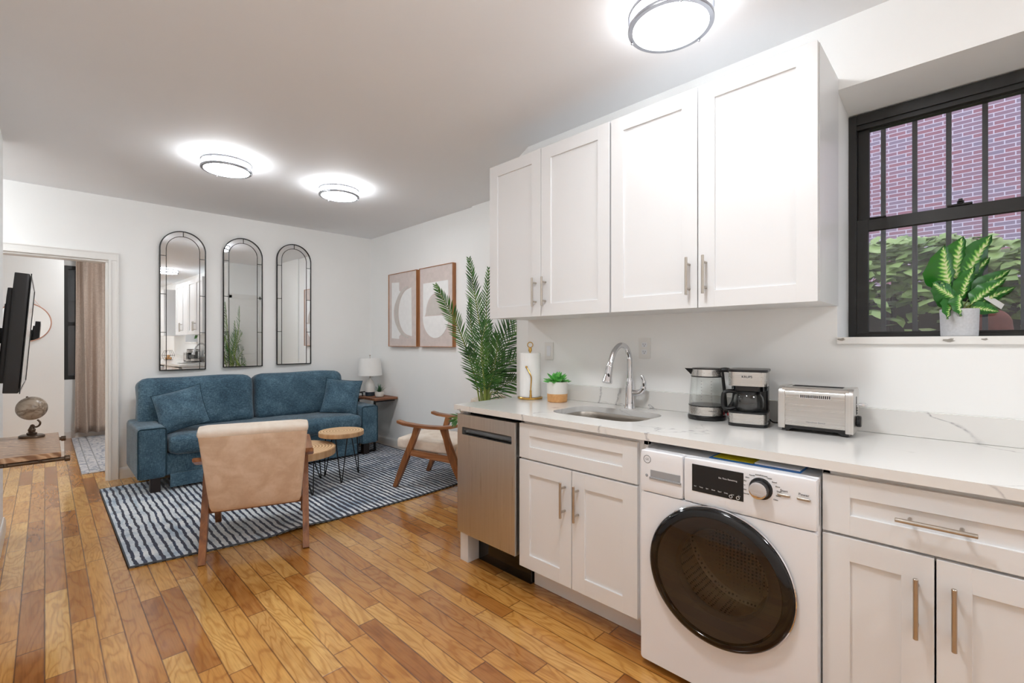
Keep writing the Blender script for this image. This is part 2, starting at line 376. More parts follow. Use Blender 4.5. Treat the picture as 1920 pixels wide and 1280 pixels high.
def tube(bm,pts,r,seg=10,Mx=None,cap=True,closed=False,rad=None):
    pts=[Vector(p) for p in pts]; t=nb(); n=len(pts); rings=[]
    up=None
    for i,p in enumerate(pts):
        if closed: d=(pts[(i+1)%n]-pts[i-1]).normalized()
        else: d=(pts[min(i+1,n-1)]-pts[max(i-1,0)]).normalized()
        if up is None:
            up=Vector((0,0,1)) if abs(d.z)<.9 else Vector((1,0,0))
        a=d.cross(up).normalized(); b=a.cross(d).normalized(); up=b
        rr=r if rad is None else rad[i]
        rings.append([t.verts.new(p+a*rr*math.cos(2*PI*k/seg)+b*rr*math.sin(2*PI*k/seg)) for k in range(seg)])
    m=n if closed else n-1
    for i in range(m):
        A=rings[i];B=rings[(i+1)%n]
        for k in range(seg): t.faces.new((A[k],A[(k+1)%seg],B[(k+1)%seg],B[k]))
    if cap and not closed: t.faces.new(rings[0]); t.faces.new(rings[-1])
    bmesh.ops.recalc_face_normals(t,faces=t.faces)
    merge(bm,t,Mx)
def bez(ps,n=12):
    """Catmull-Rom through ps"""
    ps=[Vector(p) for p in ps]; out=[]
    q=[ps[0]*2-ps[1]]+ps+[ps[-1]*2-ps[-2]]
    for i in range(1,len(q)-2):
        for k in range(n):
            t=k/n; a,b,c,d=q[i-1],q[i],q[i+1],q[i+2]
            out.append(.5*((2*b)+(-a+c)*t+(2*a-5*b+4*c-d)*t*t+(-a+3*b-3*c+d)*t*t*t))
    out.append(ps[-1]); return out
def rbox(bm,c,h,r,bulge=(0,0,0),n=8,Mx=None,wob=0):
    """rounded box centred c, half sizes h, with soft bulges"""
    t=nb(); bmesh.ops.create_cube(t,size=2); bmesh.ops.subdivide_edges(t,edges=t.edges[:],cuts=n,use_grid_fill=True)
    for v in t.verts:
        u=v.co.copy()
        # denser samples near the edges
        u=Vector([math.copysign(abs(a)**.6,a) for a in u])
        p=Vector([u[i]*h[i] for i in range(3)])
        q=Vector([max(-(h[i]-r),min(h[i]-r,p[i])) for i in range(3)])
        d=p-q
        if d.length>1e-9:
            mx=max(abs(d[i]) for i in range(3)); p=q+d.normalized()*r*(mx/r if mx<r else 1)
        for i in range(3):
            o=[k for k in range(3) if k!=i]
            p[i]+=bulge[i]*(1 if u[i]>0 else -1)*abs(u[i])*max(0,1-u[o[0]]**2)**.8*max(0,1-u[o[1]]**2)**.8
        if wob:
            p+=Vector((math.sin(p.y*13+p.z*17),math.sin(p.x*11+p.z*7),math.sin(p.x*9+p.y*8)))*wob
        v.co=p+Vector(c)
    merge(bm,t,Mx)
def sph(bm,c,r,sx=1,sy=1,sz=1,seg=24,Mx=None):
    t=nb(); bmesh.ops.create_uvsphere(t,u_segments=seg,v_segments=seg//2,radius=r)
    for v in t.verts: v.co=Vector((v.co.x*sx+c[0],v.co.y*sy+c[1],v.co.z*sz+c[2]))
    merge(bm,t,Mx)
def cyl(bm,c,r,h,axis='Z',seg=32,bev=0,r2=None):
    """axis-aligned cylinder, c = base centre"""
    r2=r if r2 is None else r2
    R={'Z':Matrix(),'X':Matrix.Rotation(PI/2,4,'Y'),'-X':Matrix.Rotation(-PI/2,4,'Y'),'-Y':Matrix.Rotation(PI/2,4,'X'),'Y':Matrix.Rotation(-PI/2,4,'X')}[axis]
    prof=[(0,0),(r-bev,0),(r,bev),(r2,h-bev),(r2-bev,h),(0,h)] if bev else [(0,0),(r,0),(r2,h),(0,h)]
    lathe(bm,prof,seg,Matrix.Translation(c)@R)
def obj(name,bm,mat,parent=None,loc=None,rot=None,sharp=35,smooth=True):
    if smooth:
        for f in bm.faces: f.smooth=True
        lim=math.radians(sharp)
        for e in bm.edges:
            if len(e.link_faces)==2 and e.calc_face_angle(0)>lim: e.smooth=False
    me=bpy.data.meshes.new(name); bm.to_mesh(me); bm.free()
    if isinstance(mat,str): mat=M[mat]
    me.materials.append(mat)
    o=bpy.data.objects.new(name,me); C.objects.link(o)
    if parent is not None: o.parent=parent
    if loc is not None: o.location=loc
    if rot is not None: o.rotation_euler=rot
    if smooth:
        wn=o.modifiers.new('weighted_normal','WEIGHTED_NORMAL'); wn.keep_sharp=True; wn.weight=80
    return o
def thing(name,label,cat,loc=(0,0,0),rz=0,group=None,rot=None):
    o=bpy.data.objects.new(name,None); C.objects.link(o); o.empty_display_size=.1
    o.location=loc; o.rotation_euler=rot if rot else (0,0,rz); o['label']=label; o['category']=cat
    if group: o['group']=group
    return o
def tag(o,label,cat,group=None):
    o['label']=label; o['category']=cat
    if group: o['group']=group
    return o
def struct(name,bm,m,parent=None,**k):
    o=obj(name,bm,m,parent,**k)
    if parent is None: o['kind']='structure'
    return o
def tree_copy(o,parent=None):
    c=o.copy(); C.objects.link(c)
    if parent is not None: c.parent=parent
    for ch in list(o.children): tree_copy(ch,c)
    return c
def text(name,s,size,loc,mat,parent,rot=(PI/2,0,0),ext=.0003,align='CENTER',bold=False):
    cu=bpy.data.curves.new('txt','FONT'); cu.body=s; cu.size=size; cu.extrude=ext; cu.align_x=align; cu.align_y='CENTER'
    if bold: cu.offset=size*.015
    t=bpy.data.objects.new('txt',cu); C.objects.link(t)
    dg=bpy.context.evaluated_depsgraph_get(); dg.update()
    me=bpy.data.meshes.new_from_object(t.evaluated_get(dg)); bpy.data.objects.remove(t); 
    me.materials.clear(); me.materials.append(M[mat])
    o=bpy.data.objects.new(name,me); C.objects.link(o); o.parent=parent; o.location=loc; o.rotation_euler=rot; return o
def plate_hole(bm,outer,inner,z0,z1,Mx=None):
    """flat plate in XY with one hole, thickness z0..z1"""
    t=nb()
    a=[t.verts.new((x,y,z1)) for x,y in outer]; b=[t.verts.new((x,y,z1)) for x,y in inner]
    ed=[t.edges.new((l[i],l[(i+1)%len(l)])) for l in (a,b) for i in range(len(l))]
    bmesh.ops.triangle_fill(t,use_beauty=True,use_dissolve=False,edges=ed)
    r=bmesh.ops.extrude_face_region(t,geom=t.faces[:])
    for v in r['geom']:
        if isinstance(v,bmesh.types.BMVert): v.co.z=z0
    bmesh.ops.recalc_face_normals(t,faces=t.faces); merge(bm,t,Mx)
def rrect(x0,x1,y0,y1,r,n=8):
    pts=[]
    for cx,cy,a0 in ((x1-r,y1-r,0),(x0+r,y1-r,90),(x0+r,y0+r,180),(x1-r,y0+r,270)):
        for i in range(n+1):
            a=math.radians(a0+90*i/n); pts.append((cx+r*math.cos(a),cy+r*math.sin(a)))
    return pts

# ------------------------------------------------------------------ camera
T=math.radians(45.2)
cam=bpy.data.cameras.new('camera'); co=bpy.data.objects.new('camera',cam); C.objects.link(co)
co.location=(0,0,1.267); co.rotation_euler=(PI/2,0,-T)
cam.sensor_width=36; cam.lens=870/1920*36; cam.shift_y=3/1920; cam.clip_start=.02
sc.camera=co

# ------------------------------------------------------------------ room shell
H=2.62
FA=-math.atan2(.11,3.27)            # the far wall is a touch out of square
FO=(3.01,5.57,0)
def farx(X): return (X-3.01)/math.cos(FA)
def farpt(X,d,z=0):
    """world point at world-X on the far wall, d in front of it"""
    return (X-d*math.sin(-FA)*1.0,5.57+(3.01-X)*.11/3.27-d,z)
b=nb(); box(b,-1.6,3.2,-2.75,8.75,-.06,0); struct('floor',b,'floor')
b=nb(); box(b,-1.6,3.2,-2.75,8.75,H,H+.08); struct('ceiling',b,'ceiling')
# kitchen wall with window opening
WY0,WY1,WZ0,WZ1=-.51,.405,1.27,2.33
b=nb()
prism(b,[(2.35,WY1),(2.35,2.178),(2.45,2.383),(3.1,2.383),(3.1,1.9),(2.68,1.9),(2.68,WY1)],0,H)
box(b,2.35,2.68,WY0,WY1,0,WZ0); box(b,2.35,2.68,-2.7,WY0,0,H)
prism(b,[(2.35,WZ1),(2.68,WZ1-.03),(2.68,H),(2.35,H)],WY0,WY1,axis='Y')
struct('wall_kitchen',b,'wall',smooth=False)
b=nb(); box(b,2.98,3.1,2.383,3.52,0,H); box(b,3.0,3.1,3.52,5.72,0,H); struct('wall_right',b,'wall',smooth=False)
# far wall (local x runs along it)
OX1,OX0=farx(.413),farx(-.62); OH=2.03
b=nb(); box(b,OX1,.1,0,.12,0,H); box(b,OX0,OX1,0,.12,OH,H); box(b,farx(-1.5),OX0,0,.12,0,H)
struct('wall_far',b,'wall',loc=FO,rot=(0,0,FA),smooth=False)
b=nb(); box(b,-.31,-.197,-2.7,4.6,0,H); box(b,-1.5,-.31,4.5,4.6,0,H); struct('wall_left',b,'wall',smooth=False)
b=nb(); box(b,-1.6,-1.5,4.5,8.7,0,H); struct('wall_hall',b,'wall',smooth=False)
b=nb(); box(b,-.31,2.35,-2.7,-2.6,0,H); struct('wall_back',b,'wall',smooth=False)
# bedroom beyond the opening
b=nb(); box(b,-1.5,.15,7.08,8.7,0,H); struct('wall_bedroom',b,'wall',smooth=False)
b=nb(); box(b,.15,.17,8.55,8.7,0,H); box(b,.95,3.1,8.55,8.7,0,H); box(b,.17,.95,8.55,8.7,0,.78); box(b,.17,.95,8.55,8.7,2.3,H); struct('wall_bedroom_end',b,'wall',smooth=False)
b=nb(); box(b,2.6,2.7,5.72,8.55,0,H); struct('wall_bedroom_side',b,'wall',smooth=False)
# trims
def base_profile(h=.1,t=.014): return [(0,0),(t,0),(t,h-.025),(t*.55,h-.008),(t*.4,h),(0,h)]
b=nb()
prism(b,[(-p,q) for p,q in base_profile()],farx(.487),farx(2.985),axis='X'); 
struct('baseboard_far',b,'trim',loc=FO,rot=(0,0,FA))
b=nb(); prism(b,[(3.0-p,q) for p,q in base_profile()],3.53,5.55,axis='Y'); prism(b,[(2.98-p,q) for p,q in base_profile()],2.40,3.52,axis='Y'); struct('baseboard_right',b,'trim')
b=nb(); prism(b,[(-.197+p,q) for p,q in base_profile()],-2.55,4.615,axis='Y'); struct('baseboard_left',b,'trim')
b=nb(); prism(b,[(8.55-p,q) for p,q in base_profile()],.17,2.58,axis='X'); prism(b,[(7.08-p,q) for p,q in base_profile()],-1.48,.15,axis='X'); struct('baseboard_bedroom',b,'trim')
# door casing round the opening
b=nb()
for x0,x1,xi,xo in ((OX1,OX1+.072,OX1,OX1+.06),(OX0-.072,OX0,OX0-.02,OX0-.072)):
    box(b,x0,x1,-.016,-.0005,0,OH-.0005,.002)
    box(b,xi,xi+.02,-.021,-.0165,0,OH-.0005,.0015); box(b,xo,xo+.012,-.020,-.0165,0,OH+.06,.0015)
box(b,OX0-.072,OX1+.072,-.016,-.0005,OH,OH+.072,.002); box(b,OX0,OX1,-.021,-.0165,OH,OH+.02,.0015); box(b,OX0-.072,OX1+.072,-.0205,-.0165,OH+.0605,OH+.072,.0015)
box(b,OX1-.018,OX1-.0005,-.0,.125,0,OH-.019,.001); box(b,OX0+.0005,OX0+.018,0,.125,0,OH-.019,.001); box(b,OX0,OX1,0.0005,.125,OH-.018,OH-.0005,.001)
struct('trim_1',b,'trim',loc=FO,rot=(0,0,FA))
# panelled closet door on the short wall of the nook (seen in the mirrors)
d=nb(); box(d,2.52,2.95,2.384,2.40,0,2.03,.002)
for z0,z1 in ((.12,.95),(1.08,1.93)):
    box(d,2.58,2.89,2.398,2.406,z0,z1,.004)
dd=struct('door_1',d,'trim')
d=nb(); box(d,2.47,2.52,2.384,2.405,0,2.08,.002); box(d,2.95,2.98,2.384,2.405,0,2.08,.002); box(d,2.47,2.98,2.384,2.405,2.03,2.10,.002); struct('trim_2',d,'trim')
d=nb(); cyl(d,(2.555,2.40,1.0),.02,.04,'Y'); obj('door_knob',d,'nickel',dd)

# ------------------------------------------------------------------ kitchen window
w=nb(); XF=2.60
def ring(bm,y0,y1,z0,z1,x0,x1,t,bev=.002,tb=None,tt=None):
    tb=tb or t; tt=tt or t
    box(bm,x0,x1,y0,y0+t,z0,z1,bev); box(bm,x0,x1,y1-t,y1,z0,z1,bev)
    box(bm,x0,x1,y0+t,y1-t,z0,z0+tb,bev); box(bm,x0,x1,y0+t,y1-t,z1-tt,z1,bev)
ring(w,WY0,WY1,WZ0+.02,WZ1-.03,XF,XF+.08,.03,tb=.02,tt=.045)
box(w,XF+.012,XF+.08,WY0,WY1,WZ1-.095,WZ1-.06,.003)
wo=struct('window_1',w,'frame_black')
s=nb(); ring(s,WY0+.03,WY1-.03,1.775,2.262,XF+.035,XF+.06,.042,tb=.04,tt=.03); us=obj('upper_sash',s,'frame_black',wo)
s=nb(); box(s,XF+.045,XF+.049,WY0+.06,WY1-.06,1.80,2.24); obj('window_pane',s,'glass',us)
s=nb(); ring(s,WY0+.03,WY1-.03,1.29,1.822,XF+.003,XF+.032,.042,tb=.028,tt=.052); ls=obj('lower_sash',s,'frame_black',wo)
s=nb(); box(s,XF+.016,XF+.02,WY0+.06,WY1-.06,1.31,1.775); obj('window_pane',s,'glass',ls)
s=nb(); box(s,XF-.004,XF+.03,.0,.075,1.822,1.83,.002); cyl(s,(XF+.01,.035,1.83),.011,.012); box(s,XF-.012,XF+.02,.028,.042,1.836,1.848,.003); box(s,XF-.002,XF+.02,.27,.33,1.822,1.828,.002); obj('sash_lock',s,'blackgloss',ls)
s=nb(); box(s,XF+.005,XF+.035,-.12,.08,2.262,2.285,.004); obj('head_stop',s,'blackgloss',wo)
for k,yb in enumerate([.301,.188,.075,-.037,-.148,-.26,-.37,-.48]):
    s=nb(); box(s,2.795,2.812,yb-.009,yb+.009,1.2,2.42,.001); 
    if k==0:
        so=tag(obj('window_guard_bar',s,'bar'),'dark vertical steel bar outside the window, one of the evenly spaced bars','window bar','steel guard bars outside the window')
    else:
        so=tag(obj('window_guard_bar',s,'bar'),'dark vertical steel bar outside the window, one of the evenly spaced bars','window bar','steel guard bars outside the window')
# sill with chipped paint
s=nb(); box(s,2.335,2.60,WY0-.01,WY1-.0,1.262,1.292,.004); so=struct('trim_3',s,'trim')
s=nb()
for (yy,zz,aa) in ((.388,1.283,.018),(.062,1.278,.022),(-.03,1.281,.012)):
    prism(s,[(yy+aa*(.7+.3*math.sin(i*2.3))*math.cos(i*PI/5),zz+aa*.45*(.7+.3*math.cos(i*1.7))*math.sin(i*PI/5)*.9) for i in range(10)],2.3335,2.336,axis='X')
obj('chipped_paint',s,'bulb',so)

# ------------------------------------------------------------------ outdoors
b=nb(); box(b,13,13.3,-8,10,-.5,14); struct('wall_neighbour',b,'brick')
b=nb(); box(b,2.7,13.1,-8,10,-.12,-.06); struct('floor_yard',b,'ground')
b=nb()
for k in range(12):
    y0=-2+k*.42
    box(b,5.3,5.6,y0,y0+.41,-.06,.62,.02); box(b,5.3,5.6,y0+.2,y0+.61,.63,1.22,.02); box(b,5.3,5.6,y0,y0+.41,1.23,1.78,.02)
tag(obj('retaining_wall',b,'stone'),'stone garden wall outside the window, dark grey for the shade under the ivy','wall')
def quadleaf(bm,c,n,u,l,w_):
    n=n.normalized(); u=(u-n*u.dot(n)).normalized(); v=n.cross(u)
    P=[c-u*l*.5,c-u*l*.15+v*w_*.5,c+u*l*.2+v*w_*.42,c+u*l*.5-n*l*.12,c+u*l*.2-v*w_*.42,c-u*l*.15-v*w_*.5]
    vs=[bm.verts.new(p) for p in P]; m_=bm.verts.new(c+n*l*.04)
    for i in range(6): bm.faces.new((vs[i],vs[(i+1)%6],m_))
b=nb(); rr=random.Random(3)
for i in range(4200):
    y=rr.uniform(-1.6,2.2); top=1.98+.18*math.sin(y*2.1+.5)-.12*y*.6
    z=top-abs(rr.gauss(0,.33)); 
    if z<1.5: 
        if rr.random()<.5: continue
    x=5.05-rr.random()*.35-(top-z)*.35+rr.random()*.2
    quadleaf(b,Vector((x,y,z)),Vector((rr.uniform(-.6,.0),rr.uniform(-.3,.3),rr.uniform(.5,1))),Vector((rr.uniform(-1,-.1),rr.uniform(-1,1),rr.uniform(-.3,.1))),rr.uniform(.07,.15),rr.uniform(.06,.11))
o=tag(obj('ivy_foliage',b,'ivy'),'thick leafy green ivy spilling over the wall outside the window','foliage'); o['kind']='stuff'
b=nb(); rbox(b,(4.3,-.02,1.34),(.14,.16,.16),.1,n=5,wob=.01); box(b,4.15,4.42,-.3,.3,-.06,1.18,.02); tag(obj('garden_rock',b,'rock'),'reddish brown rock outside behind the potted window plant','rock')

# ------------------------------------------------------------------ cabinets
def shaker(bm,y0,y1,z0,z1,xf,st=.07,t=.02,sz=None):
    sz=sz or st; bv=.0018
    box(bm,xf,xf+t,y0,y0+st,z0,z1,bv); box(bm,xf,xf+t,y1-st,y1,z0,z1,bv)
    box(bm,xf,xf+t,y0+st-.001,y1-st+.001,z0,z0+sz,bv); box(bm,xf,xf+t,y0+st-.001,y1-st+.001,z1-sz,z1,bv)
    box(bm,xf+.009,xf+t-.002,y0+st-.003,y1-st+.003,z0+sz-.003,z1-sz+.003)
def pull(name,parent,y,z0,z1,xf,horizontal=False,yc=None):
    h=nb(); xb=xf-.036; r=.006
    if not horizontal:
        cyl(h,(xb,y,z0),r,z1-z0,'Z',16,.0012)
        for z in (z0+.028,z1-.028): cyl(h,(xb,y,z),.005,xf-xb,'X',12)
    else:
        y0,y1=z0,z1; z=y
        cyl(h,(xb,y0,z),r,y1-y0,'Y',16,.0012)
        for q in (y0+.03,y1-.03): cyl(h,(xb,q,z),.005,xf-xb,'X',12)
    return obj(name,h,'nickel',parent)
def upper(label,y0,ym,y1,hy=None):
    t=thing('wall_cabinet',label,'cabinet',(2.35,(y0+y1)/2,1.423),0,'white wall cabinets above the worktop')
    ox,oy,oz=2.35,(y0+y1)/2,1.423
    b=nb(); box(b,2.012-ox,-.001,y0-oy,y1-oy,0,.953,.001); obj('body',b,'cab',t)
    for a,c,h in ((y0+.002,ym-.002,ym-.036),(ym+.002,y1-.002,ym+.036)):
        b=nb(); shaker(b,a-oy,c-oy,-.003,.953,1.99-ox); d=obj('door',b,'cab',t)
        pull('handle',d,h-oy,.053,.216,1.99-ox)
    return t
t=upper('tall white shaker wall cabinet, right one of the pair, ending beside the window',.40,.8445,1.283)
t=upper('tall white shaker wall cabinet on the left, above the paper towels and sink',1.289,1.745,2.178)
t=upper('white shaker wall cabinet on the near side of the window, seen only in the mirror',-1.45,-1.0,-.56)
# base units
def base(label,y0,y1,ym,dy0,dy1,handle=True,open_side=None):
    t=thing('base_cabinet',label,'cabinet',(2.0,(y0+y1)/2,0),0,'white base cabinets under the worktop'); ox,oy=2.0,(y0+y1)/2
    b=nb(); box(b,1.72-ox,2.32-ox,y0-oy,y0+.02-oy,.13,.879); box(b,1.72-ox,2.32-ox,y1-.02-oy,y1-oy,.13,.879)
    box(b,1.722-ox,2.32-ox,y0+.02-oy,y1-.02-oy,.13,.15); box(b,2.3-ox,2.32-ox,y0+.02-oy,y1-.02-oy,.13,.879)
    box(b,1.72-ox,1.74-ox,y0-oy,y1-oy,.855,.879,.001); box(b,1.72-ox,1.74-ox,y0+.019-oy,dy0+.02-oy,.15,.856); box(b,1.72-ox,1.74-ox,dy1-.02-oy,y1-.019-oy,.15,.856); box(b,1.722-ox,1.74-ox,y0+.02-oy,y1-.02-oy,.67,.70)
    obj('body',b,'cab',t)
    b=nb(); box(b,1.82-ox,1.84-ox,y0-oy,y1-oy,0,.13); obj('toe_kick',b,'cab',t)
    b=nb(); shaker(b,dy0-oy,dy1-oy,.69,.863,1.70-ox,.07,sz=.06); dr=obj('drawer_front',b,'cab',t)
    if handle: pull('handle',dr,.777,ym-.082-oy,ym+.082-oy,1.70-ox,True)
    for a,c,h in ((dy0,ym-.002,ym-.038),(ym+.002,dy1,ym+.038)):
        b=nb(); shaker(b,a-oy,c-oy,.14,.682,1.70-ox); d=obj('door',b,'cab',t); pull('handle',d,h-oy,.463,.628,1.70-ox)
    return t
base('white sink base cabinet with a false drawer and two doors, right of the dishwasher',.93,1.64,1.304,.969,1.636,False)
base('white base cabinet with a horizontal drawer pull, right of the washing machine',-.20,.334,.072,-.19,.331)
base('white base cabinet at the hidden near end of the worktop',-1.35,-.21,-.78,-1.345,-.215)
b=nb(); box(b,1.72,2.33,2.066,2.135,0,.879,.001); tag(obj('end_panel',b,'cab'),'white side panel closing the worktop run left of the dishwasher','panel')
# worktop with sink cut-out
SX0,SX1,SY0,SY1=1.845,2.19,1.075,1.585
b=nb(); plate_hole(b,[(1.68,-1.4),(2.348,-1.4),(2.348,2.165),(1.68,2.145)],rrect(SX0,SX1,SY0,SY1,.10),.88,.91)
tag(obj('worktop',b,'quartz',sharp=20),'long white veined quartz worktop running along the kitchen wall','worktop')
b=nb(); box(b,2.33,2.3485,-1.4,2.15,.9105,1.007,.0015); tag(obj('backsplash',b,'quartz'),'low white veined quartz upstand along the wall behind the worktop','backsplash')
# sink
t=thing('sink',"undermounted stainless steel sink bowl with rounded corners in the white worktop",'sink',((SX0+SX1)/2,(SY0+SY1)/2,.70))
b=nb(); tmp=nb(); cx,cy=(SX0+SX1)/2,(SY0+SY1)/2
loops=[]
for off,z in ((.03,.879),(.0,.879),(-.006,.86),(-.012,.74),(-.03,.712),(-.07,.705)):
    loops.append([tmp.verts.new((x-cx,y-cy,z-.70)) for x,y in rrect(SX0-off,SX1+off,SY0-off,SY1+off,max(.02,.10+off))])
for A,B in zip(loops,loops[1:]):
    n_=len(A)
    for i in range(n_): tmp.faces.new((A[i],A[(i+1)%n_],B[(i+1)%n_],B[i]))
tmp.faces.new(loops[-1]); merge(b,tmp); obj('bowl',b,'steel_y',t)
b=nb(); lathe(b,[(.0,.006),(.02,.007),(.035,.008),(.042,.006),(.043,.0055)],28); obj('drain',b,'chrome',t)
# faucet
t=thing('faucet','tall chrome pull-down gooseneck tap behind the sink','tap',(2.262,1.335,.91))
b=nb(); lathe(b,[(0,0),(.03,0),(.03,.004),(.027,.012),(.0245,.03),(.0235,.10),(.0225,.14),(.019,.155),(.0165,.165)],32); obj('base',b,'chrome',t)
P=bez([(0,0,.155),(0,0,.24),(-.008,0,.29),(-.04,.002,.335),(-.09,.005,.345),(-.14,.008,.315),(-.17,.01,.265),(-.183,.011,.235)],8)
b=nb(); tube(b,P,.0150,16); obj('neck',b,'chrome',t)
b=nb(); d=Vector((-.26,.01,-.97)).normalized(); p0=Vector((-.182,.011,.24))
q=d.to_track_quat('Z','Y').to_matrix().to_4x4()
lathe(b,[(0,0),(.016,0),(.0185,.006),(.0185,.04),(.021,.06),(.0265,.085),(.0265,.092),(.021,.094),(0,.094)],28,Matrix.Translation(p0)@q); sh=obj('spray_head',b,'chrome',t)
b=nb(); sph(b,p0+d*.055+Vector((-.013,-.010,0)),.011,.55,.7,1.3,12); obj('button',b,'black',sh)
b=nb(); tube(b,bez([(0,-.02,.085),(.004,-.05,.088),(.004,-.072,.10),(.0,-.085,.125),(-.006,-.088,.155),(-.014,-.078,.185)],6),.012,14,rad=[.016]*6+[.0155]*6+[.015]*6+[.012]*6+[.009]*6+[.006]); obj('lever_handle',b,'chrome',t)

# dishwasher  (front faces -x)
t=thing('dishwasher','slim stainless steel dishwasher with a recessed pocket handle at the left end of the worktop','dishwasher',(2.0,1.85,0)); ox,oy=2.0,1.85
b=nb(); box(b,1.735-ox,2.28-ox,1.648-oy,2.06-oy,.205,.872,.002); obj('tub',b,'black',t)
b=nb(); box(b,1.80-ox,1.83-ox,1.648-oy,2.062-oy,0,.20); obj('kick_plate',b,'blackgloss',t)
b=nb(); y0,y1=1.648-oy,2.112-oy; sy0,sy1=1.672-oy,2.07-oy
pts_o=[(y0,.185),(y1,.185),(y1,.862),(y0,.862)]; ins=rrect(sy0,sy1,.748,.79,.006,3)
plate_hole(b,pts_o,ins,0,.035,Matrix(((0,0,1,1.68-ox),(1,0,0,0),(0,1,0,0),(0,0,0,1))))
dd=obj('door',b,'steel_v',t,sharp=20)
b=nb(); prism(b,[(1.712-ox,.748),(1.712-ox,.79),(1.690-ox,.788),(1.706-ox,.752)],sy0,sy1,axis='Y'); obj('pocket_handle',b,'black',dd)
b=nb(); box(b,1.7155-ox,1.734-ox,y0+.012,2.06-oy,.20,.85); obj('door_liner',b,'gasket',dd)

# washing machine: local front faces -y, rotated to face -x
t=thing('washing_machine','white front loading washing machine with a large round dark glass door under the worktop','washing machine',(1.66,.633,0),-PI/2)
Wm=.297
b=nb()
circ=[(.185*math.cos(2*PI*i/64),.452+.185*math.sin(2*PI*i/64)) for i in range(64)]
plate_hole(b,rrect(-Wm,Wm,.03,.685,.012,4),circ,0,.02,Matrix(((1,0,0,0),(0,0,1,0),(0,1,0,0),(0,0,0,1))))
box(b,-Wm,-Wm+.01,.02,.58,.03,.84,.003); box(b,Wm-.01,Wm,.02,.58,.03,.84,.003); box(b,-Wm+.01,Wm-.01,.57,.58,.03,.84); box(b,-Wm+.01,Wm-.01,.02,.57,.03,.04)
obj('cabinet',b,'plastic_white',t)
b=nb(); box(b,-Wm,Wm,.03,.585,.832,.85,.006,3); obj('top_panel',b,'plastic_white',t)
b=nb(); rbox(b,(.087,.018,.768),(.21,.022,.081),.01,n=5); cp=obj('control_panel',b,'plastic_white',t)
b=nb(); rbox(b,(-.2125,.018,.768),(.0865,.022,.081),.01,n=5); dp=obj('detergent_drawer',b,'plastic_white',t)
b=nb(); box(b,-.255,-.135,-.0052,.0,.75,.777,.002); box(b,-.258,-.132,-.009,.0,.742,.75,.002); obj('drawer_grip',b,'plastic_grey',dp)
b=nb(); lathe(b,[(.013,0),(.0145,.0006),(.016,0)],28,Matrix.Translation((-.268,-.0045,.815))@Matrix.Rotation(PI/2,4,'X')); obj('badge',b,'plastic_grey',dp)
b=nb(); lathe(b,[(0,0),(.0035,.001),(.006,0)],16,Matrix.Translation((-.27,-.0045,.752))@Matrix.Rotation(PI/2,4,'X')); obj('screw_cap',b,'plastic_grey',dp)
text('badge_lettering','GE',.012,(-.268,-.0048,.815),'plastic_grey',dp)
b=nb(); box(b,-.09,.086,-.0055,.0,.733,.83,.001); ds=obj('display',b,'blackgloss',cp)
text('display_text','Est. Time Remaining',.0075,(.035,-.0057,.798),'inkw',ds)
for i,s in enumerate(['Soil','Temp','Spin','Rinse','Signal','Delay','Add','Dry']):
    text('display_text',s,.0055,(-.078+i*.0215,-.0057,.752-i*.0004),'inkw',ds)
b=nb()
for x in (.045,.068): lathe(b,[(.004,0),(.005,.0004),(.006,0)],12,Matrix.Translation((x,-.0056,.742))@Matrix.Rotation(PI/2,4,'X'))
obj('display_icon',b,'inkw',ds)
b=nb(); lathe(b,[(0,.032),(.0265,.032),(.028,.030),(.029,.004),(.034,.003),(.036,0)],48,Matrix.Translation((.139,-.004,.789))@Matrix.Rotation(PI/2,4,'X')); kn=obj('dial',b,'black',cp)
b=nb(); lathe(b,[(0,.034),(.022,.034),(.0265,.033),(.027,.031)],48,Matrix.Translation((.139,-.0042,.789))@Matrix.Rotation(PI/2,4,'X')); obj('dial_cap',b,'chrome',kn)
cyc=['Normal','Whites','Heavy','Bulky','Jeans','Towels','Active','Delicates','Quick','Speed','Rinse','Drain','Steam','Clean']
for i,s in enumerate(cyc):
    a=math.radians(-125+i*250/13); r=.052
    text('cycle_text',s,.006,(.139+r*math.sin(a)*1.05,-.0046,.789+r*math.cos(a)*.86),'ink',cp)
text('button_text','Start',.011,(.207,-.0046,.797),'ink',cp); text('button_text','Power',.011,(.262,-.0046,.797),'ink',cp)
b=nb(); rbox(b,(.207,-.005,.783),(.0185,.0035,.0042),.003,n=3); obj('button',b,'nickel',cp)
b=nb(); rbox(b,(.262,-.005,.783),(.0185,.0035,.0042),.003,n=3); obj('button',b,'nickel',cp)
RX=Matrix.Translation((-.004,0,.45))@Matrix.Rotation(PI/2,4,'X')@Matrix.Diagonal((.955,.93,.8,1))
b=nb(); lathe(b,[(.215,-.002),(.248,0),(.256,.010),(.256,.024),(.250,.034),(.238,.040),(.226,.042),(.222,.036),(.218,.02)],96,RX); dr=obj('door',b,'blackgloss',t)
b=nb(); lathe(b,[(.2595,.002),(.2605,.012),(.2575,.016),(.2565,.006)],96,RX); obj('trim_ring',b,'chrome',dr)
b=nb(); lathe(b,[(.2265,.041),(.18,.0445),(.12,.0475),(.06,.049),(0,.0495)],96,RX); obj('door_glass',b,'wglass',dr)
b=nb(); lathe(b,[(.222,.030),(.205,.020),(.190,.008),(.172,-.01),(.165,-.03),(.158,-.06)],96,RX); obj('inner_rim',b,'gasket',dr)
b=nb(); lathe(b,[(.165,-.02),(.15,-.028),(.135,-.075),(.10,-.10),(.05,-.112),(0,-.115)],64,RX); obj('glass_bowl',b,'cglass',dr)
b=nb(); lathe(b,[(.185,-.03),(.2,-.05),(.255,-.06),(.26,-.10),(.26,-.42),(.24,-.44),(0,-.45)],72,RX)
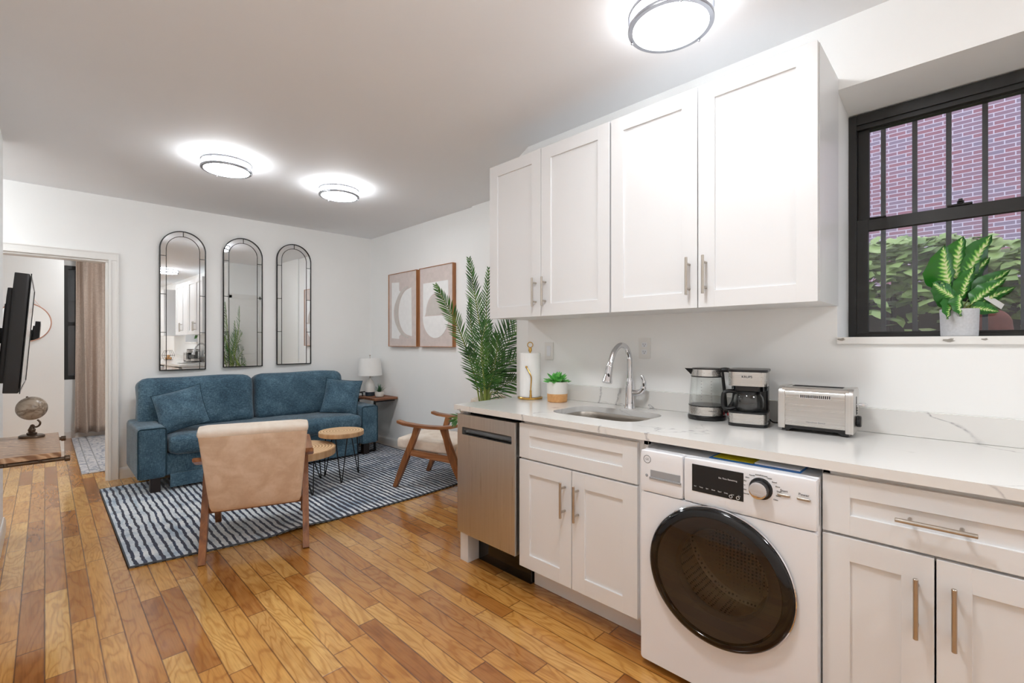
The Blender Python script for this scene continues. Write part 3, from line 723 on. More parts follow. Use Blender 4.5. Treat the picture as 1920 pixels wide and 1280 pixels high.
dm=obj('drum',b,'drum',t)
b=nb()
for k in range(3):
    a=math.radians(200+k*120); R=Matrix.Translation((0,0,.452))@Matrix.Rotation(-a,4,'Y')@Matrix.Diagonal((.92,.92,.92,1))
    rbox(b,(0,.24,.235),(.022,.15,.03),.015,n=4,Mx=R)
obj('drum_paddle',b,'plastic_grey',dm)
b=nb()
for x in (-.25,.25):
    for y in (.06,.52): cyl(b,(x,y,0),.022,.03,'Z',16)
obj('levelling_foot',b,'black',t)
# manual lying on the washer
t=thing('appliance_manual','blue and yellow folded manual lying on top of the washing machine','manual',(1.735,.535,.8505),-PI/2)
b=nb(); box(b,-.145,.145,-.035,.17,0,.0025,.0005); obj('cover',b,'blue',t)
b=nb(); box(b,-.135,.0,-.022,.16,.0026,.0045,.0005); obj('energy_label',b,'yellow',t)
b=nb(); box(b,.004,.14,-.02,.16,.0026,.007,.0005); obj('pages',b,'paper',t)

# ------------------------------------------------------------------ worktop items
# kettle
t=thing('electric_kettle','clear glass electric kettle with steel bands, black spout and handle, left of the coffee maker','kettle',(2.205,.893,.9105),math.radians(-68)); Kz=0
b=nb(); lathe(b,[(0,0),(.079,0),(.083,.004),(.084,.016),(.079,.022),(0,.022)],48); obj('power_base',b,'black',t)
b=nb(); lathe(b,[(0,.0225),(.079,.0225),(.0795,.03),(.079,.062),(.0765,.064)],48); bd=obj('lower_band',b,'steel_h',t)
text('band_text','amazonbasics',.009,(.018,-.0785,.046),'ink',bd)
b=nb(); lathe(b,[(.0775,.0625),(.080,.064),(.080,.067),(.0765,.068),(.0,.069)],48); obj('heating_plate',b,'black',t)
b=nb(); lathe(b,[(.0785,.068),(.0775,.09),(.0715,.16),(.068,.20)],48); lathe(b,[(.076,.068),(.075,.09),(.069,.16),(.0655,.20)],48); gb=obj('glass_jug',b,'kglass',t)
b=nb()
for x in (-.022,.02):
    for k in range(7): 
        z=.095+k*.014; r=.0782-(z-.07)*.082
        box(b,x-.0025,x+.0025,-math.sqrt(r*r-x*x)-.0006,-math.sqrt(r*r-x*x)+.0002,z,z+.003)
obj('level_marks',b,'plastic_grey',gb)
b=nb(); lathe(b,[(.0695,.198),(.0705,.201),(.0685,.203)],48); lathe(b,[(.065,.233),(.066,.236),(.063,.239),(0,.240)],48); lid=obj('lid',b,'black',t)
b=nb(); lathe(b,[(.0685,.203),(.0655,.234)],48); lathe(b,[(.062,.234),(.065,.203)],48); obj('upper_band',b,'steel_h',t)
b=nb(); 
vv=[b.verts.new(p) for p in ((-.058,-.024,.236),(-.058,.024,.236),(-.098,0,.237),(-.066,0,.204))]
for f_ in ((0,1,2),(0,2,3),(1,3,2),(0,3,1)): b.faces.new([vv[k] for k in f_])
bmesh.ops.recalc_face_normals(b,faces=b.faces); obj('spout',b,'black',t)
b=nb(); tube(b,bez([(.05,0,.228),(.085,0,.232),(.108,0,.222),(.118,0,.19),(.122,0,.13),(.115,0,.085),(.096,0,.052)],7),.011,12); tube(b,bez([(.067,0,.225),(.074,0,.16),(.082,0,.07),(.085,0,.03)],5),.0075,10); obj('handle',b,'black',t)
b=nb(); box(b,.088,.1,-.008,.008,.02,.034,.002); obj('switch',b,'red',t)
# coffee maker
t=thing('coffee_maker','small black and steel drip coffee maker with a glass carafe, between kettle and toaster','coffee maker',(2.195,.70,.9105),math.radians(-79))
def rp(bm,x,y0,y1,z0,z1,r=.03): prism(bm,rrect(-x,x,y0,y1,r,5),z0,z1,.0015)
b=nb(); rp(b,.076,-.098,.085,0,.012,.03); rp(b,.07,.015,.085,.012,.235,.012); rp(b,.074,-.094,.08,.056,.062,.03); rp(b,.07,-.03,.02,.15,.165,.012); obj('housing',b,'black',t)
b=nb(); rp(b,.0755,-.096,.05,.0125,.0555,.032); obj('base_band',b,'steel_h',t)
b=nb(); rp(b,.0755,-.088,.05,.172,.232,.028); rp(b,.0758,-.0885,.05,.224,.226,.028); hb=obj('head_band',b,'steel_h',t)
text('brand_text','KRUPS',.014,(.0,-.0888,.212),'ink',hb,bold=True)
b=nb(); rp(b,.077,-.088,.086,.2325,.243,.03); obj('lid',b,'black',t)
b=nb(); rp(b,.06,-.08,.03,.150,.1715,.03); obj('filter_holder',b,'blackgloss',t)
b=nb(); box(b,.0705,.0745,.02,.05,.025,.05,.001); obj('power_switch',b,'red',t)
cf=nb(); lathe(cf,[(0,.0625),(.05,.0625),(.055,.068),(.059,.085),(.060,.105),(.056,.125),(.047,.138),(.046,.146)],40,Matrix.Translation((0,-.03,0))); lathe(cf,[(0,.065),(.049,.065),(.0565,.086),(.0575,.105),(.0535,.124),(.045,.137)],40,Matrix.Translation((0,-.03,0))); cfo=obj('carafe',cf,'cglass',t)
b=nb(); lathe(b,[(0,.152),(.044,.151),(.049,.147),(.0475,.136),(.046,.136)],40,Matrix.Translation((0,-.03,0))); obj('carafe_lid',b,'black',cfo)
b=nb(); tube(b,bez([(-.045,-.042,.142),(-.075,-.058,.146),(-.094,-.068,.136),(-.098,-.070,.105),(-.094,-.068,.075),(-.078,-.06,.068),(-.055,-.046,.072)],6),.0085,12); obj('carafe_handle',b,'black',cfo)
b=nb(); tube(b,bez([(.07,.06,.02),(.085,.07,.006),(.11,.075,.004),(.125,.075,.004)],6),.003,8); obj('power_cord',b,'black',t)
# toaster (front faces -x => local -y)
t=thing('toaster','brushed steel long slot toaster with a side lever, beneath the window','toaster',(2.205,.445,.9105),-PI/2+math.radians(2))
b=nb(); prism(b,[(-.112,.004),(-.088,.004),(-.078,.013),(.078,.013),(.088,.004),(.112,.004),(.112,.026),(-.112,.026)],-.0755,.0755,.001,axis='Y'); 
for x in (-.095,.095):
    for y in (-.05,.05): cyl(b,(x,y,0),.008,.006,'Z',12)
obj('base',b,'black',t)
b=nb(); prism(b,rrect(-.112,.112,.0,.15,.004,4)[:],-.076,.076,.0,axis='Y',Mx=Matrix.Translation((0,0,.026)))
obj('body',b,'steel_h',t)
for s in (-1,1):
    b=nb(); x0,x1=(s*.100,s*.126)
    pr=[]
    for i in range(9):
        a=PI/2*i/8
        pr.append((-.06-.02*math.cos(a) if False else -.080+.03*(1-math.cos(a)),.152+.03*math.sin(a)))
    prof=[(-.080,.012)]+pr+[(-p,q) for p,q in reversed(pr)]+[(.080,.012)]
    prism(b,prof,min(x0,x1),max(x0,x1),.003,axis='X'); obj('end_cap',b,'steel_v',t)
b=nb(); prof=[(-.0795,.15)]+[(-.079+.03*(1-math.cos(PI/2*i/8)),.150+.03*math.sin(PI/2*i/8)) for i in range(9)]; prof=prof+[(-p,q) for p,q in reversed(prof)]
prism(b,prof,-.1,.1,0,axis='X'); tp=obj('top_shell',b,'steel_h',t)
b=nb(); box(b,-.085,.085,-.024,-.006,.1795,.1812,.0005); box(b,-.085,.085,.008,.026,.1795,.1812,.0005); obj('bread_slot',b,'dark',tp)
b=nb(); box(b,-.05,.056,-.0785,-.0765,.137,.154,.0008); vg=obj('vent_plate',b,'chrome',t)
b=nb()
for k in range(15): box(b,-.0455+k*.0068,-.042+k*.0068,-.0808,-.078,.14,.151)
obj('vent_slots',b,'black',vg)
text('brand_text','Hamilton Beach',.010,(.005,-.0768,.044),'plastic_grey',t)
b=nb(); box(b,.126,.16,-.012,.012,.118,.124,.002); cyl(b,(.15,-.02,.121),.005,.04,'Y',12); obj('lever',b,'chrome',t)
b=nb(); cyl(b,(.126,0,.055),.022,.016,'X',24,.003); obj('browning_dial',b,'black',t)
b=nb(); box(b,.1255,.1275,-.003,.003,.08,.15,.0005); 
for z in (.085,.095,.105): cyl(b,(.126,.012,z),.003,.002,'X',10)
obj('lever_track',b,'black',t)
# paper towel holder
t=thing('paper_towel_holder','gold paper towel holder with a ring top and side arm, beside the wall corner','paper towel holder',(2.2,2.02,.9105),math.radians(-45))
b=nb(); lathe(b,[(0,0),(.078,0),(.081,.003),(.081,.011),(.078,.014),(0,.014)],48); obj('base',b,'gold',t)
b=nb(); cyl(b,(0,0,.014),.006,.31,'Z',14); lathe(b,[(.008,.302),(.011,.304),(.011,.322),(.008,.328),(.004,.33)],24); tube(b,[(.017*math.cos(a),0,.345+.017*math.sin(a)) for a in [2*PI*i/28 for i in range(28)]],.003,8,closed=True); obj('pole',b,'gold',t)
b=nb(); tube(b,bez([(.0,-.077,.012),(.0,-.077,.06),(.004,-.075,.13),(.0,-.077,.155),(-.018,-.073,.19),(-.026,-.072,.205)],6),.004,10); lathe(b,[(.007,0),(.0085,.01),(.006,.03),(.007,.045),(.005,.05)],16,Matrix.Translation((.0,-.077,.012))); sph(b,(-.027,-.072,.207),.007,seg=12); obj('tension_arm',b,'gold',t)
pr=nb(); lathe(pr,[(.020,0),(.066,0),(.067,.003),(.067,.275),(.065,.279),(.020,.279),(.020,0)],56)
tag(obj('paper_towel_roll',pr,'paper',loc=(2.2,2.02,.9250)),'full white roll of paper towel on the gold holder','paper towel')
# succulent pot
def succulent(bm,n,rad,h,w_,rng,base=(0,0,0),layers=3,droop=.0):
    for l in range(layers):
        for k in range(n):
            a=2*PI*k/n+l*.37+rng.uniform(-.12,.12); el=math.radians(18+l*26+rng.uniform(-6,6)); ln=rad*(1-.12*l)*rng.uniform(.88,1.1)
            d=Vector((math.cos(a)*math.cos(el),math.sin(a)*math.cos(el),math.sin(el))); side=Vector((-math.sin(a),math.cos(a),0)); up=side.cross(d)*-1
            p0=Vector(base); prev=None
            for i in range(6):
                s=i/5; c=p0+d*ln*s+Vector((0,0,-droop*s*s*ln)); ww=w_*math.sin(PI*min(.999,(.18+.80*s)))**.8 if i<5 else .0004
                th=ww*.28
                q=[bm.verts.new(c-side*ww*.5+up*th*.6),bm.verts.new(c-up*th),bm.verts.new(c+side*ww*.5+up*th*.6),bm.verts.new(c+up*th*.2)]
                if prev:
                    for j in range(4): bm.faces.new((prev[j],prev[(j+1)%4],q[(j+1)%4],q[j]))
                prev=q
rng=random.Random(5)
t=thing('potted_succulent','bright green succulent in a white and wood grain pot beside the paper towels','potted plant',(2.205,1.80,.9105))
b=nb(); lathe(b,[(.062,.05),(.063,.053),(.063,.118),(.061,.122),(.055,.122),(.054,.10)],44); po=obj('pot',b,'ceramic',t)
b=nb(); lathe(b,[(0,0),(.056,0),(.060,.004),(.0625,.05),(0,.05)],44); obj('wooden_base',b,'potwood',po)
b=nb(); lathe(b,[(0,.108),(.054,.106)],30); obj('soil',b,'soil',t)
b=nb(); succulent(b,9,.105,.1,.034,rng,(0,0,.112),3,.1); bmesh.ops.recalc_face_normals(b,faces=b.faces); obj('foliage',b,'succ',t,sharp=60)
# outlets
def outlet(label,y,z,kind):
    t=thing('wall_outlet',label,'outlet' if kind else 'switch',(2.3485,y,z),-PI/2)
    b=nb(); rbox(b,(0,-.002,0),(.036,.004,.058),.003,n=4); pl=obj('cover_plate',b,'trim',t)
    if kind:
        for s in (.02,-.02):
            b=nb(); prism(b,rrect(-.016,.016,s-.013,s+.013,.008,4),-.0075,-.005,axis='Y'); f=obj('socket',b,'plastic_white',t)
            b=nb(); box(b,-.0075,-.0055,-.0078,-.007,s-.002,s+.007); box(b,.005,.007,-.0078,-.007,s-.002,s+.006); cyl(b,(0,-.0070,s-.007),.0025,.0008,'-Y',10); obj('socket_holes',b,'ink',f)
    else:
        b=nb(); box(b,-.016,.016,-.009,-.005,-.033,.033,.002); obj('rocker',b,'plastic_white',t)
    return t
outlet('white double wall outlet right of the tap',1.292,1.238,True)
outlet('white wall switch plate partly hidden behind the paper towel roll',1.985,1.215,False)

# plant on the window sill
t=thing('potted_dieffenbachia','variegated broad leaf plant in a pale grey concrete pot on the window sill','potted plant',(2.47,.037,1.2925))
b=nb(); lathe(b,[(0,0),(.050,0),(.053,.003),(.056,.10),(.0555,.104),(.049,.104),(.047,.085)],48); obj('pot',b,'concrete',t)
b=nb(); lathe(b,[(0,.09),(.048,.088)],30); obj('soil',b,'soil',t)
def bigleaf(base,d,up,ln,w_,bend,tw=0,stem=.09):
    bm=nb(); uv=bm.loops.layers.uv.new('UVMap')
    d=Vector(d).normalized(); up=Vector(up); side=d.cross(up).normalized(); nrm=side.cross(d).normalized()
    p=Vector(base)
    nl=10; rows=[]
    for i in range(nl+1):
        s=i/nl; c=p+d*ln*s-nrm*bend*ln*s*s
        ww=w_*(math.sin(PI*s**.72))**.75*(1 if s<.95 else .7) if 0<s<1 else .001
        row=[]
        for j in range(-3,4):
            q=j/3; row.append((bm.verts.new(c+side*q*ww*.5+nrm*(abs(q)**1.3*ww*.22+.004*math.sin(s*22+j))),s,(q+1)/2))
        rows.append(row)
    for a,b_ in zip(rows,rows[1:]):
        for j in range(6):
            quad=(a[j],a[j+1],b_[j+1],b_[j]); f=bm.faces.new([v[0] for v in quad])
            for lp,v in zip(f.loops,quad): lp[uv].uv=(v[1],v[2])
    return bm
# (azimuth toward viewer plane) leaves: horizontal offset is along -y (to the right in the photo) and -x (to the viewer)
RT=Vector((.7046,-.7096,0)); TW=Vector((-.7096,-.7046,0)); UP=Vector((0,0,1))
leaves=[(-.06,.02,.12,-.38,1.0,.165,.105),(-.02,.0,.14,-.06,1.0,.17,.11),(.02,.01,.15,.36,1.0,.175,.095),(.03,.02,.08,.95,.85,.16,.06),(.03,.03,.05,1.0,.55,.15,.05),
        (-.05,.05,.08,-.9,.45,.13,.06),(-.05,.04,.09,-.5,-.75,.10,.055),(-.03,.05,.10,-.2,-.6,.09,.055),(.02,.05,.06,.55,.55,.13,.055),(-.02,-.03,.12,-.3,1,.14,.07),(.04,-.04,.12,.5,.8,.14,.07),(.02,.05,.05,.5,-.1,.08,.04),(-.01,.03,.08,.1,.8,.12,.06),(-.05,.03,.05,-.55,.7,.12,.06)]
for (r0,t0,z0,dr_,dz,ln,w_) in leaves:
    bs=RT*(r0*.75)+TW*t0*.6+UP*(z0+.06)
    d=RT*dr_+UP*dz+TW*.12
    lf=obj('leaf',bigleaf(bs,d,-TW+UP*.15 if dz>0 else -TW+UP*.4,ln*1.05,w_*1.25,.12),'dief',t,sharp=80)
    b=nb(); tube(b,bez([(0,0,.088),bs*.4+UP*.055,bs],5),.0022,6); obj('stem',b,'palm_stem',lf)
b=nb(); box(b,-.011,.011,0,.0015,-.045,.045,.0006); tg=obj('plant_tag',b,'paper',t,loc=RT*.098+TW*.03+UP*.135,rot=(0,math.radians(-58),-T-0.0))

# ------------------------------------------------------------------ ceiling lamps
def make_lamp():
    t=thing('ceiling_lamp','x','ceiling light',(0,0,0),0,'round flush ceiling lights')
    b=nb(); lathe(b,[(0,0),(.10,0),(.105,-.012),(0,-.012)],48); obj('mounting_plate',b,'alu',t)
    b=nb(); lathe(b,[(.140,-.006),(.147,-.012),(.147,-.072),(.143,-.080),(.12,-.086),(.06,-.092),(0,-.094)],64); obj('diffuser',b,'lamp',t)
    b=nb(); lathe(b,[(.150,-.020),(.163,-.020),(.165,-.023),(.165,-.034),(.163,-.036),(.150,-.036),(.150,-.020)],72); obj('upper_ring',b,'alu',t)
    b=nb(); lathe(b,[(.148,-.070),(.163,-.070),(.165,-.073),(.165,-.082),(.163,-.085),(.146,-.085),(.148,-.070)],72); obj('lower_ring',b,'alu',t)
    b=nb()
    for k in range(3):
        a=math.radians(100+k*120); cyl(b,(.159*math.cos(a),.159*math.sin(a),-.088),.0035,.07,'Z',10); sph(b,(.159*math.cos(a),.159*math.sin(a),-.09),.005,seg=10)
    obj('spacer_rods',b,'alu',t)
    return t
lamp0=make_lamp(); first=True
for x,y,lb in ((1.775,.865,'large round ceiling light above the kitchen wall cabinets'),(.945,3.90,'round ceiling light over the sofa, left of the far pair'),(1.80,3.90,'round ceiling light over the coffee tables, right of the far pair'),(.80,.80,'round ceiling light near the camera, seen in the mirror'),(1.2,-1.4,'unseen round ceiling light added behind the camera as fill'),(.8,6.75,'unseen round ceiling light added to brighten the bedroom beyond the doorway'),(-.85,5.1,'unseen round ceiling light added as fill in the side hall')):  # behind-camera, bedroom and hall lights are unseen, added to brighten the rooms
    o=lamp0 if first else tree_copy(lamp0); first=False
    o.location=(x,y,H-.0005); o['label']=lb
    if not (x==1.775):
        for c_ in o.children:
            if c_.name.startswith('diffuser'):
                c_.data=c_.data.copy(); c_.data.materials[0]=M['lamp_far' if y in (3.9,) else 'lamp_bright' if y!=5.1 else 'lamp_far']

# ------------------------------------------------------------------ mirrors on far wall
def arch(w_,z0,z1,n=24,inset=0):
    r=w_/2-inset; zs=z1-w_/2
    pts=[(-r,z0+inset),(r,z0+inset)]
    for i in range(n+1):
        a=PI*i/n; pts.append((r*math.cos(a),zs+r*math.sin(a)))
    return pts
def make_mirror():
    t=thing('arched_mirror','x','mirror',(0,0,0),FA,'arched mirrors above the sofa')
    w_=.388; hh=1.388
    b=nb(); prism(b,arch(w_-.004,.002,hh-.002),-.012,-.002,axis='Y'); obj('mirror_glass',b,'mirror',t,sharp=20)
    b=nb(); p=arch(w_,0,hh,36); pin=arch(w_,0,hh,36,.009)
    plate_hole(b,p,pin,-.02,-.001,Matrix(((1,0,0,0),(0,0,1,0),(0,1,0,0),(0,0,0,1)))); obj('frame',b,'black_metal',t,sharp=20)
    b=nb(); r1=w_/2-.052; zs=hh-w_/2; lw=.0055
    out_=[(-r1,.009)]+[(r1*math.cos(PI-PI*i/36),zs+r1*math.sin(PI-PI*i/36)) for i in range(37)]+[(r1,.009)]
    r2=r1-lw
    inn=[(-r2,.009)]+[(r2*math.cos(PI-PI*i/36),zs+r2*math.sin(PI-PI*i/36)) for i in range(37)]+[(r2,.009)]
    for i in range(len(out_)-1):
        prism(b,[out_[i],out_[i+1],inn[i+1],inn[i]],-.0155,-.0115,axis='Y')
    for s in (-1,1):
        for z in (.373,.748,1.124): box(b,min(s*r1,s*(w_/2-.007)),max(s*r1,s*(w_/2-.007)),-.0155,-.0115,z,z+lw)
    box(b,-lw/2,lw/2,-.0155,-.0115,zs+r1,hh-.007); obj('muntins',b,'black_metal',t,smooth=False)
    return t
m0=make_mirror(); first=True
for xc,z,al,lb in ((.978,.997,1.2,'black framed arched mirror on the left, nearest the doorway'),(1.512,1.010,2.6,'black framed arched mirror in the middle of the row of three'),(2.036,1.022,1.6,'black framed arched mirror on the right, above the right sofa seat')):
    o=m0 if first else tree_copy(m0); first=False
    p=farpt(xc,0); o.location=(p[0],p[1]-.013,z); o.rotation_euler=(0,0,math.radians(al)); o['label']=lb

# ------------------------------------------------------------------ framed art on right wall
def art(label,y0,y1,kind):
    ym=(y0+y1)/2; W_=(y1-y0); Hh=.872
    t=thing('framed_art',label,'picture',(2.999,ym,1.226),-PI/2,'abstract pictures on the right wall')
    b=nb(); plate_hole(b,[(-W_/2,0),(W_/2,0),(W_/2,Hh),(-W_/2,Hh)],[(-W_/2+.005,.005),(W_/2-.005,.005),(W_/2-.005,Hh-.005),(-W_/2+.005,Hh-.005)],-.045,0,Matrix(((1,0,0,0),(0,0,1,0),(0,1,0,0),(0,0,0,1)))); obj('frame',b,'frame_wood',t,smooth=False)
    b=nb(); box(b,-W_/2+.005,W_/2-.005,-.036,-.006,.005,Hh-.005); cv=obj('canvas',b,'art',t)
    def S(pts,name,mat,y=-.038): 
        b=nb(); prism(b,pts,y,-.0355,axis='Y'); return obj(name,b,mat,cv)
    if kind==0:
        def AR(cx,cz,rx,rz,a0,a1,n=24): return [(cx+rx*math.cos(math.radians(a0+(a1-a0)*i/n)),cz+rz*math.sin(math.radians(a0+(a1-a0)*i/n))) for i in range(n+1)]
        # left bar with a scooped right side, taupe arc, white half disc
        sc1=AR(.17,.41,.30,.30,140,220)
        S([(-.235,.10),(-.235,.77),(-.07,.76),(-.07,.66)]+AR(.14,.40,.33,.27,118,242,20)+[(-.07,.12),(-.07,.09)],'painted_shape','art_white')
        S(AR(.16,.40,.33,.31,100,262)+list(reversed(AR(.18,.40,.28,.29,100,262))),'painted_arc','art_grey',-.0385)
        S([(.19,.68)]+AR(.16,.40,.24,.27,95,265)+[(.20,.12)],'painted_shape','art_white',-.039)
    else:
        def AR(cx,cz,rx,rz,a0,a1,n=24): return [(cx+rx*math.cos(math.radians(a0+(a1-a0)*i/n)),cz+rz*math.sin(math.radians(a0+(a1-a0)*i/n))) for i in range(n+1)]
        S([(-.235,.33),(-.235,.70),(.22,.70),(.22,.36),(.185,.36)]+AR(.01,.36,.19,.22,5,175)+[(-.2,.34)],'painted_shape','art_white')
        S([(-.25,.335),(.235,.335)]+AR(-.005,.335,.235,.24,0,-180),'painted_shape','art_white',-.039)
        S(AR(.01,.345,.185,.21,0,180),'painted_shape','art_grey',-.0385)
    return t
art('wood framed abstract picture with white bar and half disc, left one of the pair',4.455,5.06,0)
art('wood framed abstract picture with white arch over bowl shape, partly behind palm frond',3.795,4.40,1)

# ------------------------------------------------------------------ sofa
SF=thing('sofa','long blue chenille two seat sofa with wide arms under the three mirrors','sofa',(1.61,4.83,0))
def S(x): return x-1.61
b=nb(); rbox(b,(0,.40,.235),(.88,.36,.10),.02,n=4); obj('base',b,'chenille',SF)
b=nb(); box(b,-.855,.855,.03,.045,.035,.15,.004); obj('skirt',b,'chenille',SF)
for s in (-1,1):
    b=nb(); rbox(b,(s*.98,.37,.345),(.10,.37,.215),.03,(0,0,.006),n=8); a=obj('arm',b,'chenille',SF)
    b=nb()
    fr=[(s*.98+.093*c_,-.002,.345+.208*d_) for c_,d_ in []]
    pts=[]
    for (cx,cz,a0) in ((.072,.187,0),(-.072,.187,90)):
        for i in range(5):
            an=math.radians(a0+90*i/4); pts.append((s*.98+cx+.022*math.cos(an),.006,.345+cz+.022*math.sin(an)))
    pts=[(s*.98+.094,.006,.15)]+pts+[(s*.98-.094,.006,.15)]
    tube(b,pts,.005,8); obj('piping',b,'piping',a)
    for y in (.07,.66):
        b=nb(); t_=nb(); z0=.0135 if y<.3 else .0
        prism(b,[(-.035,-.035),(.035,-.035),(.035,.035),(-.035,.035)],z0,.14,.004,Mx=Matrix.Translation((s*.965+(-.01 if s>0 else .01),y,0))); t_.free(); obj('leg',b,'foot',SF)
b=nb(); rbox(b,(0,.32,.395),(.875,.355,.085),.06,(0,.01,.012),n=14,wob=.003); obj('seat_cushion',b,'chenille',SF)
b=nb(); rbox(b,(0,.70,.50),(.9,.04,.34),.03,n=4); obj('back_frame',b,'chenille',SF)
for x0,x1,lb in ((.585,1.53,0),(1.545,2.49,1)):
    b=nb(); c_=((x0+x1)/2-1.61,.55,.69); R=Matrix.Translation(c_)@Matrix.Rotation(math.radians(-8),4,'X')
    rbox(b,(0,0,0),((x1-x0)/2,.115,.245),.075,(.0,.03,.012),n=14,Mx=R,wob=.004); obj('back_cushion',b,'chenille',SF)
def pillow(label,loc,rot,s=.21):
    bm=nb(); n=16
    grid={}
    for side in (1,-1):
        for i in range(n+1):
            for j in range(n+1):
                u=2*i/n-1; v=2*j/n-1
                edge=(i in(0,n) or j in (0,n))
                if side==-1 and edge: grid[(side,i,j)]=grid[(1,i,j)]; continue
                th=.075*((1-u*u)*(1-v*v))**.55
                x=u*s*(1-.07*(1-v*v)); z=v*s*(1-.07*(1-u*u))
                wr=.006*math.sin(u*9+v*7)*(1-u*u)*(1-v*v)
                grid[(side,i,j)]=bm.verts.new((x,side*(th+wr),z))
        for i in range(n):
            for j in range(n):
                bm.faces.new((grid[(side,i,j)],grid[(side,i+1,j)],grid[(side,i+1,j+1)],grid[(side,i,j+1)]))
    bmesh.ops.recalc_face_normals(bm,faces=bm.faces)
    t=thing('throw_pillow',label,'pillow',loc,group='blue throw pillows on the sofa',rot=rot)
    obj('cushion',bm,'chenille',t)
    b=nb(); pts=[]
    for k in range(4*n):
        q,r_=divmod(k,n); u=2*r_/n-1
        if q==0:U,V=u,-1
        elif q==1:U,V=1,u
        elif q==2:U,V=-u,1
        else:U,V=-1,-u
        pts.append((U*s*(1-.07*(1-V*V)),0,V*s*(1-.07*(1-U*U))))
    tube(b,pts,.0035,6,closed=True); obj('piping',b,'piping',t)
pillow('square blue throw pillow tilted against the left sofa arm',(.862,5.05,.675),(math.radians(-24),math.radians(-15),math.radians(-14)),.19)
pillow('square blue throw pillow leaning in the right corner of the sofa',(2.37,5.08,.665),(math.radians(-20),math.radians(6),math.radians(-38)),.2)

# ------------------------------------------------------------------ rug
b=nb(); t_=nb(); nx,ny=80,44; X0,X1,Y1=.335,2.955,5.32
def fy0(x): 
    return 3.36-.125*min(1,max(0,(x-.335)/.7))+.10*max(0,(x-1.9)/1.05)**2
g=[]
for i in range(nx+1):
    x=X0+(X1-X0)*i/nx; row=[]
    for j in range(ny+1):
        y=fy0(x)+(Y1-fy0(x))*(j/ny); z=.0125+.016*math.exp(-((x-1.22)/.16)**2-((y-3.24)/.12)**2)
        row.append(t_.verts.new((x,y,z)))
    g.append(row)
for i in range(nx):
    for j in range(ny): t_.faces.new((g[i][j],g[i+1][j],g[i+1][j+1],g[i][j+1]))
rim=[g[i][0] for i in range(nx+1)]+[g[nx][j] for j in range(1,ny+1)]+[g[i][ny] for i in range(nx-1,-1,-1)]+[g[0][j] for j in range(ny-1,0,-1)]
rimc=[v.co.copy() for v in rim]
low=[t_.verts.new((v.co.x,v.co.y,max(.0006,v.co.z-.0118))) for v in rim]
for i in range(len(rim)): t_.faces.new((rim[i],low[i],low[(i+1)%len(rim)],rim[(i+1)%len(rim)]))
merge(b,t_)
rg=thing('area_rug','navy and white striped area rug under the sofa front and coffee tables','rug',(0,0,0))
obj('pile',b,'rug',rg)
b=nb(); tube(b,[(p.x,p.y,p.z-.004) for p in rimc],.0055,8,closed=True); obj('binding',b,'rug_edge',rg)
# bedroom runner
t=thing('runner_rug','pale grey faded ornamental runner rug on the bedroom floor','rug',(.75,7.3,0))
b=nb(); box(b,-.5,.5,-1.22,1.18,.0005,.010,.002); obj('pile',b,'rug2',t)
b=nb(); 
for x in (-.44,-.36,.36,.44): box(b,x-.004,x+.004,-1.16,1.12,.0098,.0106)
for y in (-1.16,-1.08,1.04,1.12): box(b,-.44,.44,y-.004,y+.004,.0098,.0106)
obj('border_lines',b,'plastic_grey',t)

# ------------------------------------------------------------------ coffee tables
def coffee(label,cx,cy,r,zt,th,feet,sx=1):
    t=thing('coffee_table',label,'table',(cx,cy,.013),0,'round nesting coffee tables on the rug'); zt=zt-.013
    b=nb(); lathe(b,[(0,zt-th),(r-.004,zt-th),(r,zt-th+.004),(r,zt-.005),(r-.004,zt)],72); obj('edge_band',b,'paleoak',t)
    b=nb(); lathe(b,[(r-.0035,zt-.0002),(r*.66,zt),(r*.33,zt),(0,zt)],72); obj('top',b,'ring',t)
    for a in feet:
        a=math.radians(a); f=Vector((math.cos(a),math.sin(a),0)); s=Vector((-f.y,f.x,0)); ft=f*(r*.93)+Vector((0,0,.004)); top=f*(r*.68)+Vector((0,0,zt-th-.003))
        b=nb(); tube(b,bez([top+s*.05,ft*.94+top*.06+s*.007,ft,ft*.94+top*.06-s*.007,top-s*.05],8),.005,8)
        box(b,-.04,.04,-.06,.06,zt-th-.004,zt-th-.0005,.001,Mx=Matrix.Translation((top.x,top.y,0))@Matrix.Rotation(a,4,'Z')); obj('hairpin_leg',b,'black_metal',t)
coffee('taller small round wood slice coffee table with black hairpin legs',1.955,4.19,.2,.45,.042,(-115,9,117))
coffee('lower wide round wood slice coffee table behind the near armchair',1.535,4.16,.32,.36,.062,(-86,26,170))
t=thing('small_potted_plant','small spiky plant in a low pot on the lower coffee table, only leaf tips showing','potted plant',(1.50,4.14,.3605))
b=nb(); lathe(b,[(0,0),(.04,0),(.05,.01),(.052,.06),(.046,.06),(.045,.045),(0,.045)],32); obj('pot',b,'ceramic',t)
b=nb(); rng=random.Random(9)
def blade(bm,base,az,el,ln,w_,bend=.3,n=6):
    d=Vector((math.cos(az)*math.cos(el),math.sin(az)*math.cos(el),math.sin(el))); side=Vector((-math.sin(az),math.cos(az),0)); prev=None
    for i in range(n+1):
        s=i/n; c=Vector(base)+d*ln*s+Vector((0,0,-bend*ln*s*s)); ww=w_*(1-s**1.6)*.5+.0003
        q=[bm.verts.new(c-side*ww),bm.verts.new(c+Vector((0,0,ww*.5))),bm.verts.new(c+side*ww)]
        if prev:
            for j in range(2): bm.faces.new((prev[j],prev[j+1],q[j+1],q[j]))
        prev=q
for k in range(16): blade(b,(0,0,.045),rng.uniform(0,2*PI),math.radians(rng.uniform(55,84)),rng.uniform(.20,.27),.012,.12)
obj('foliage',b,'aloe',t)

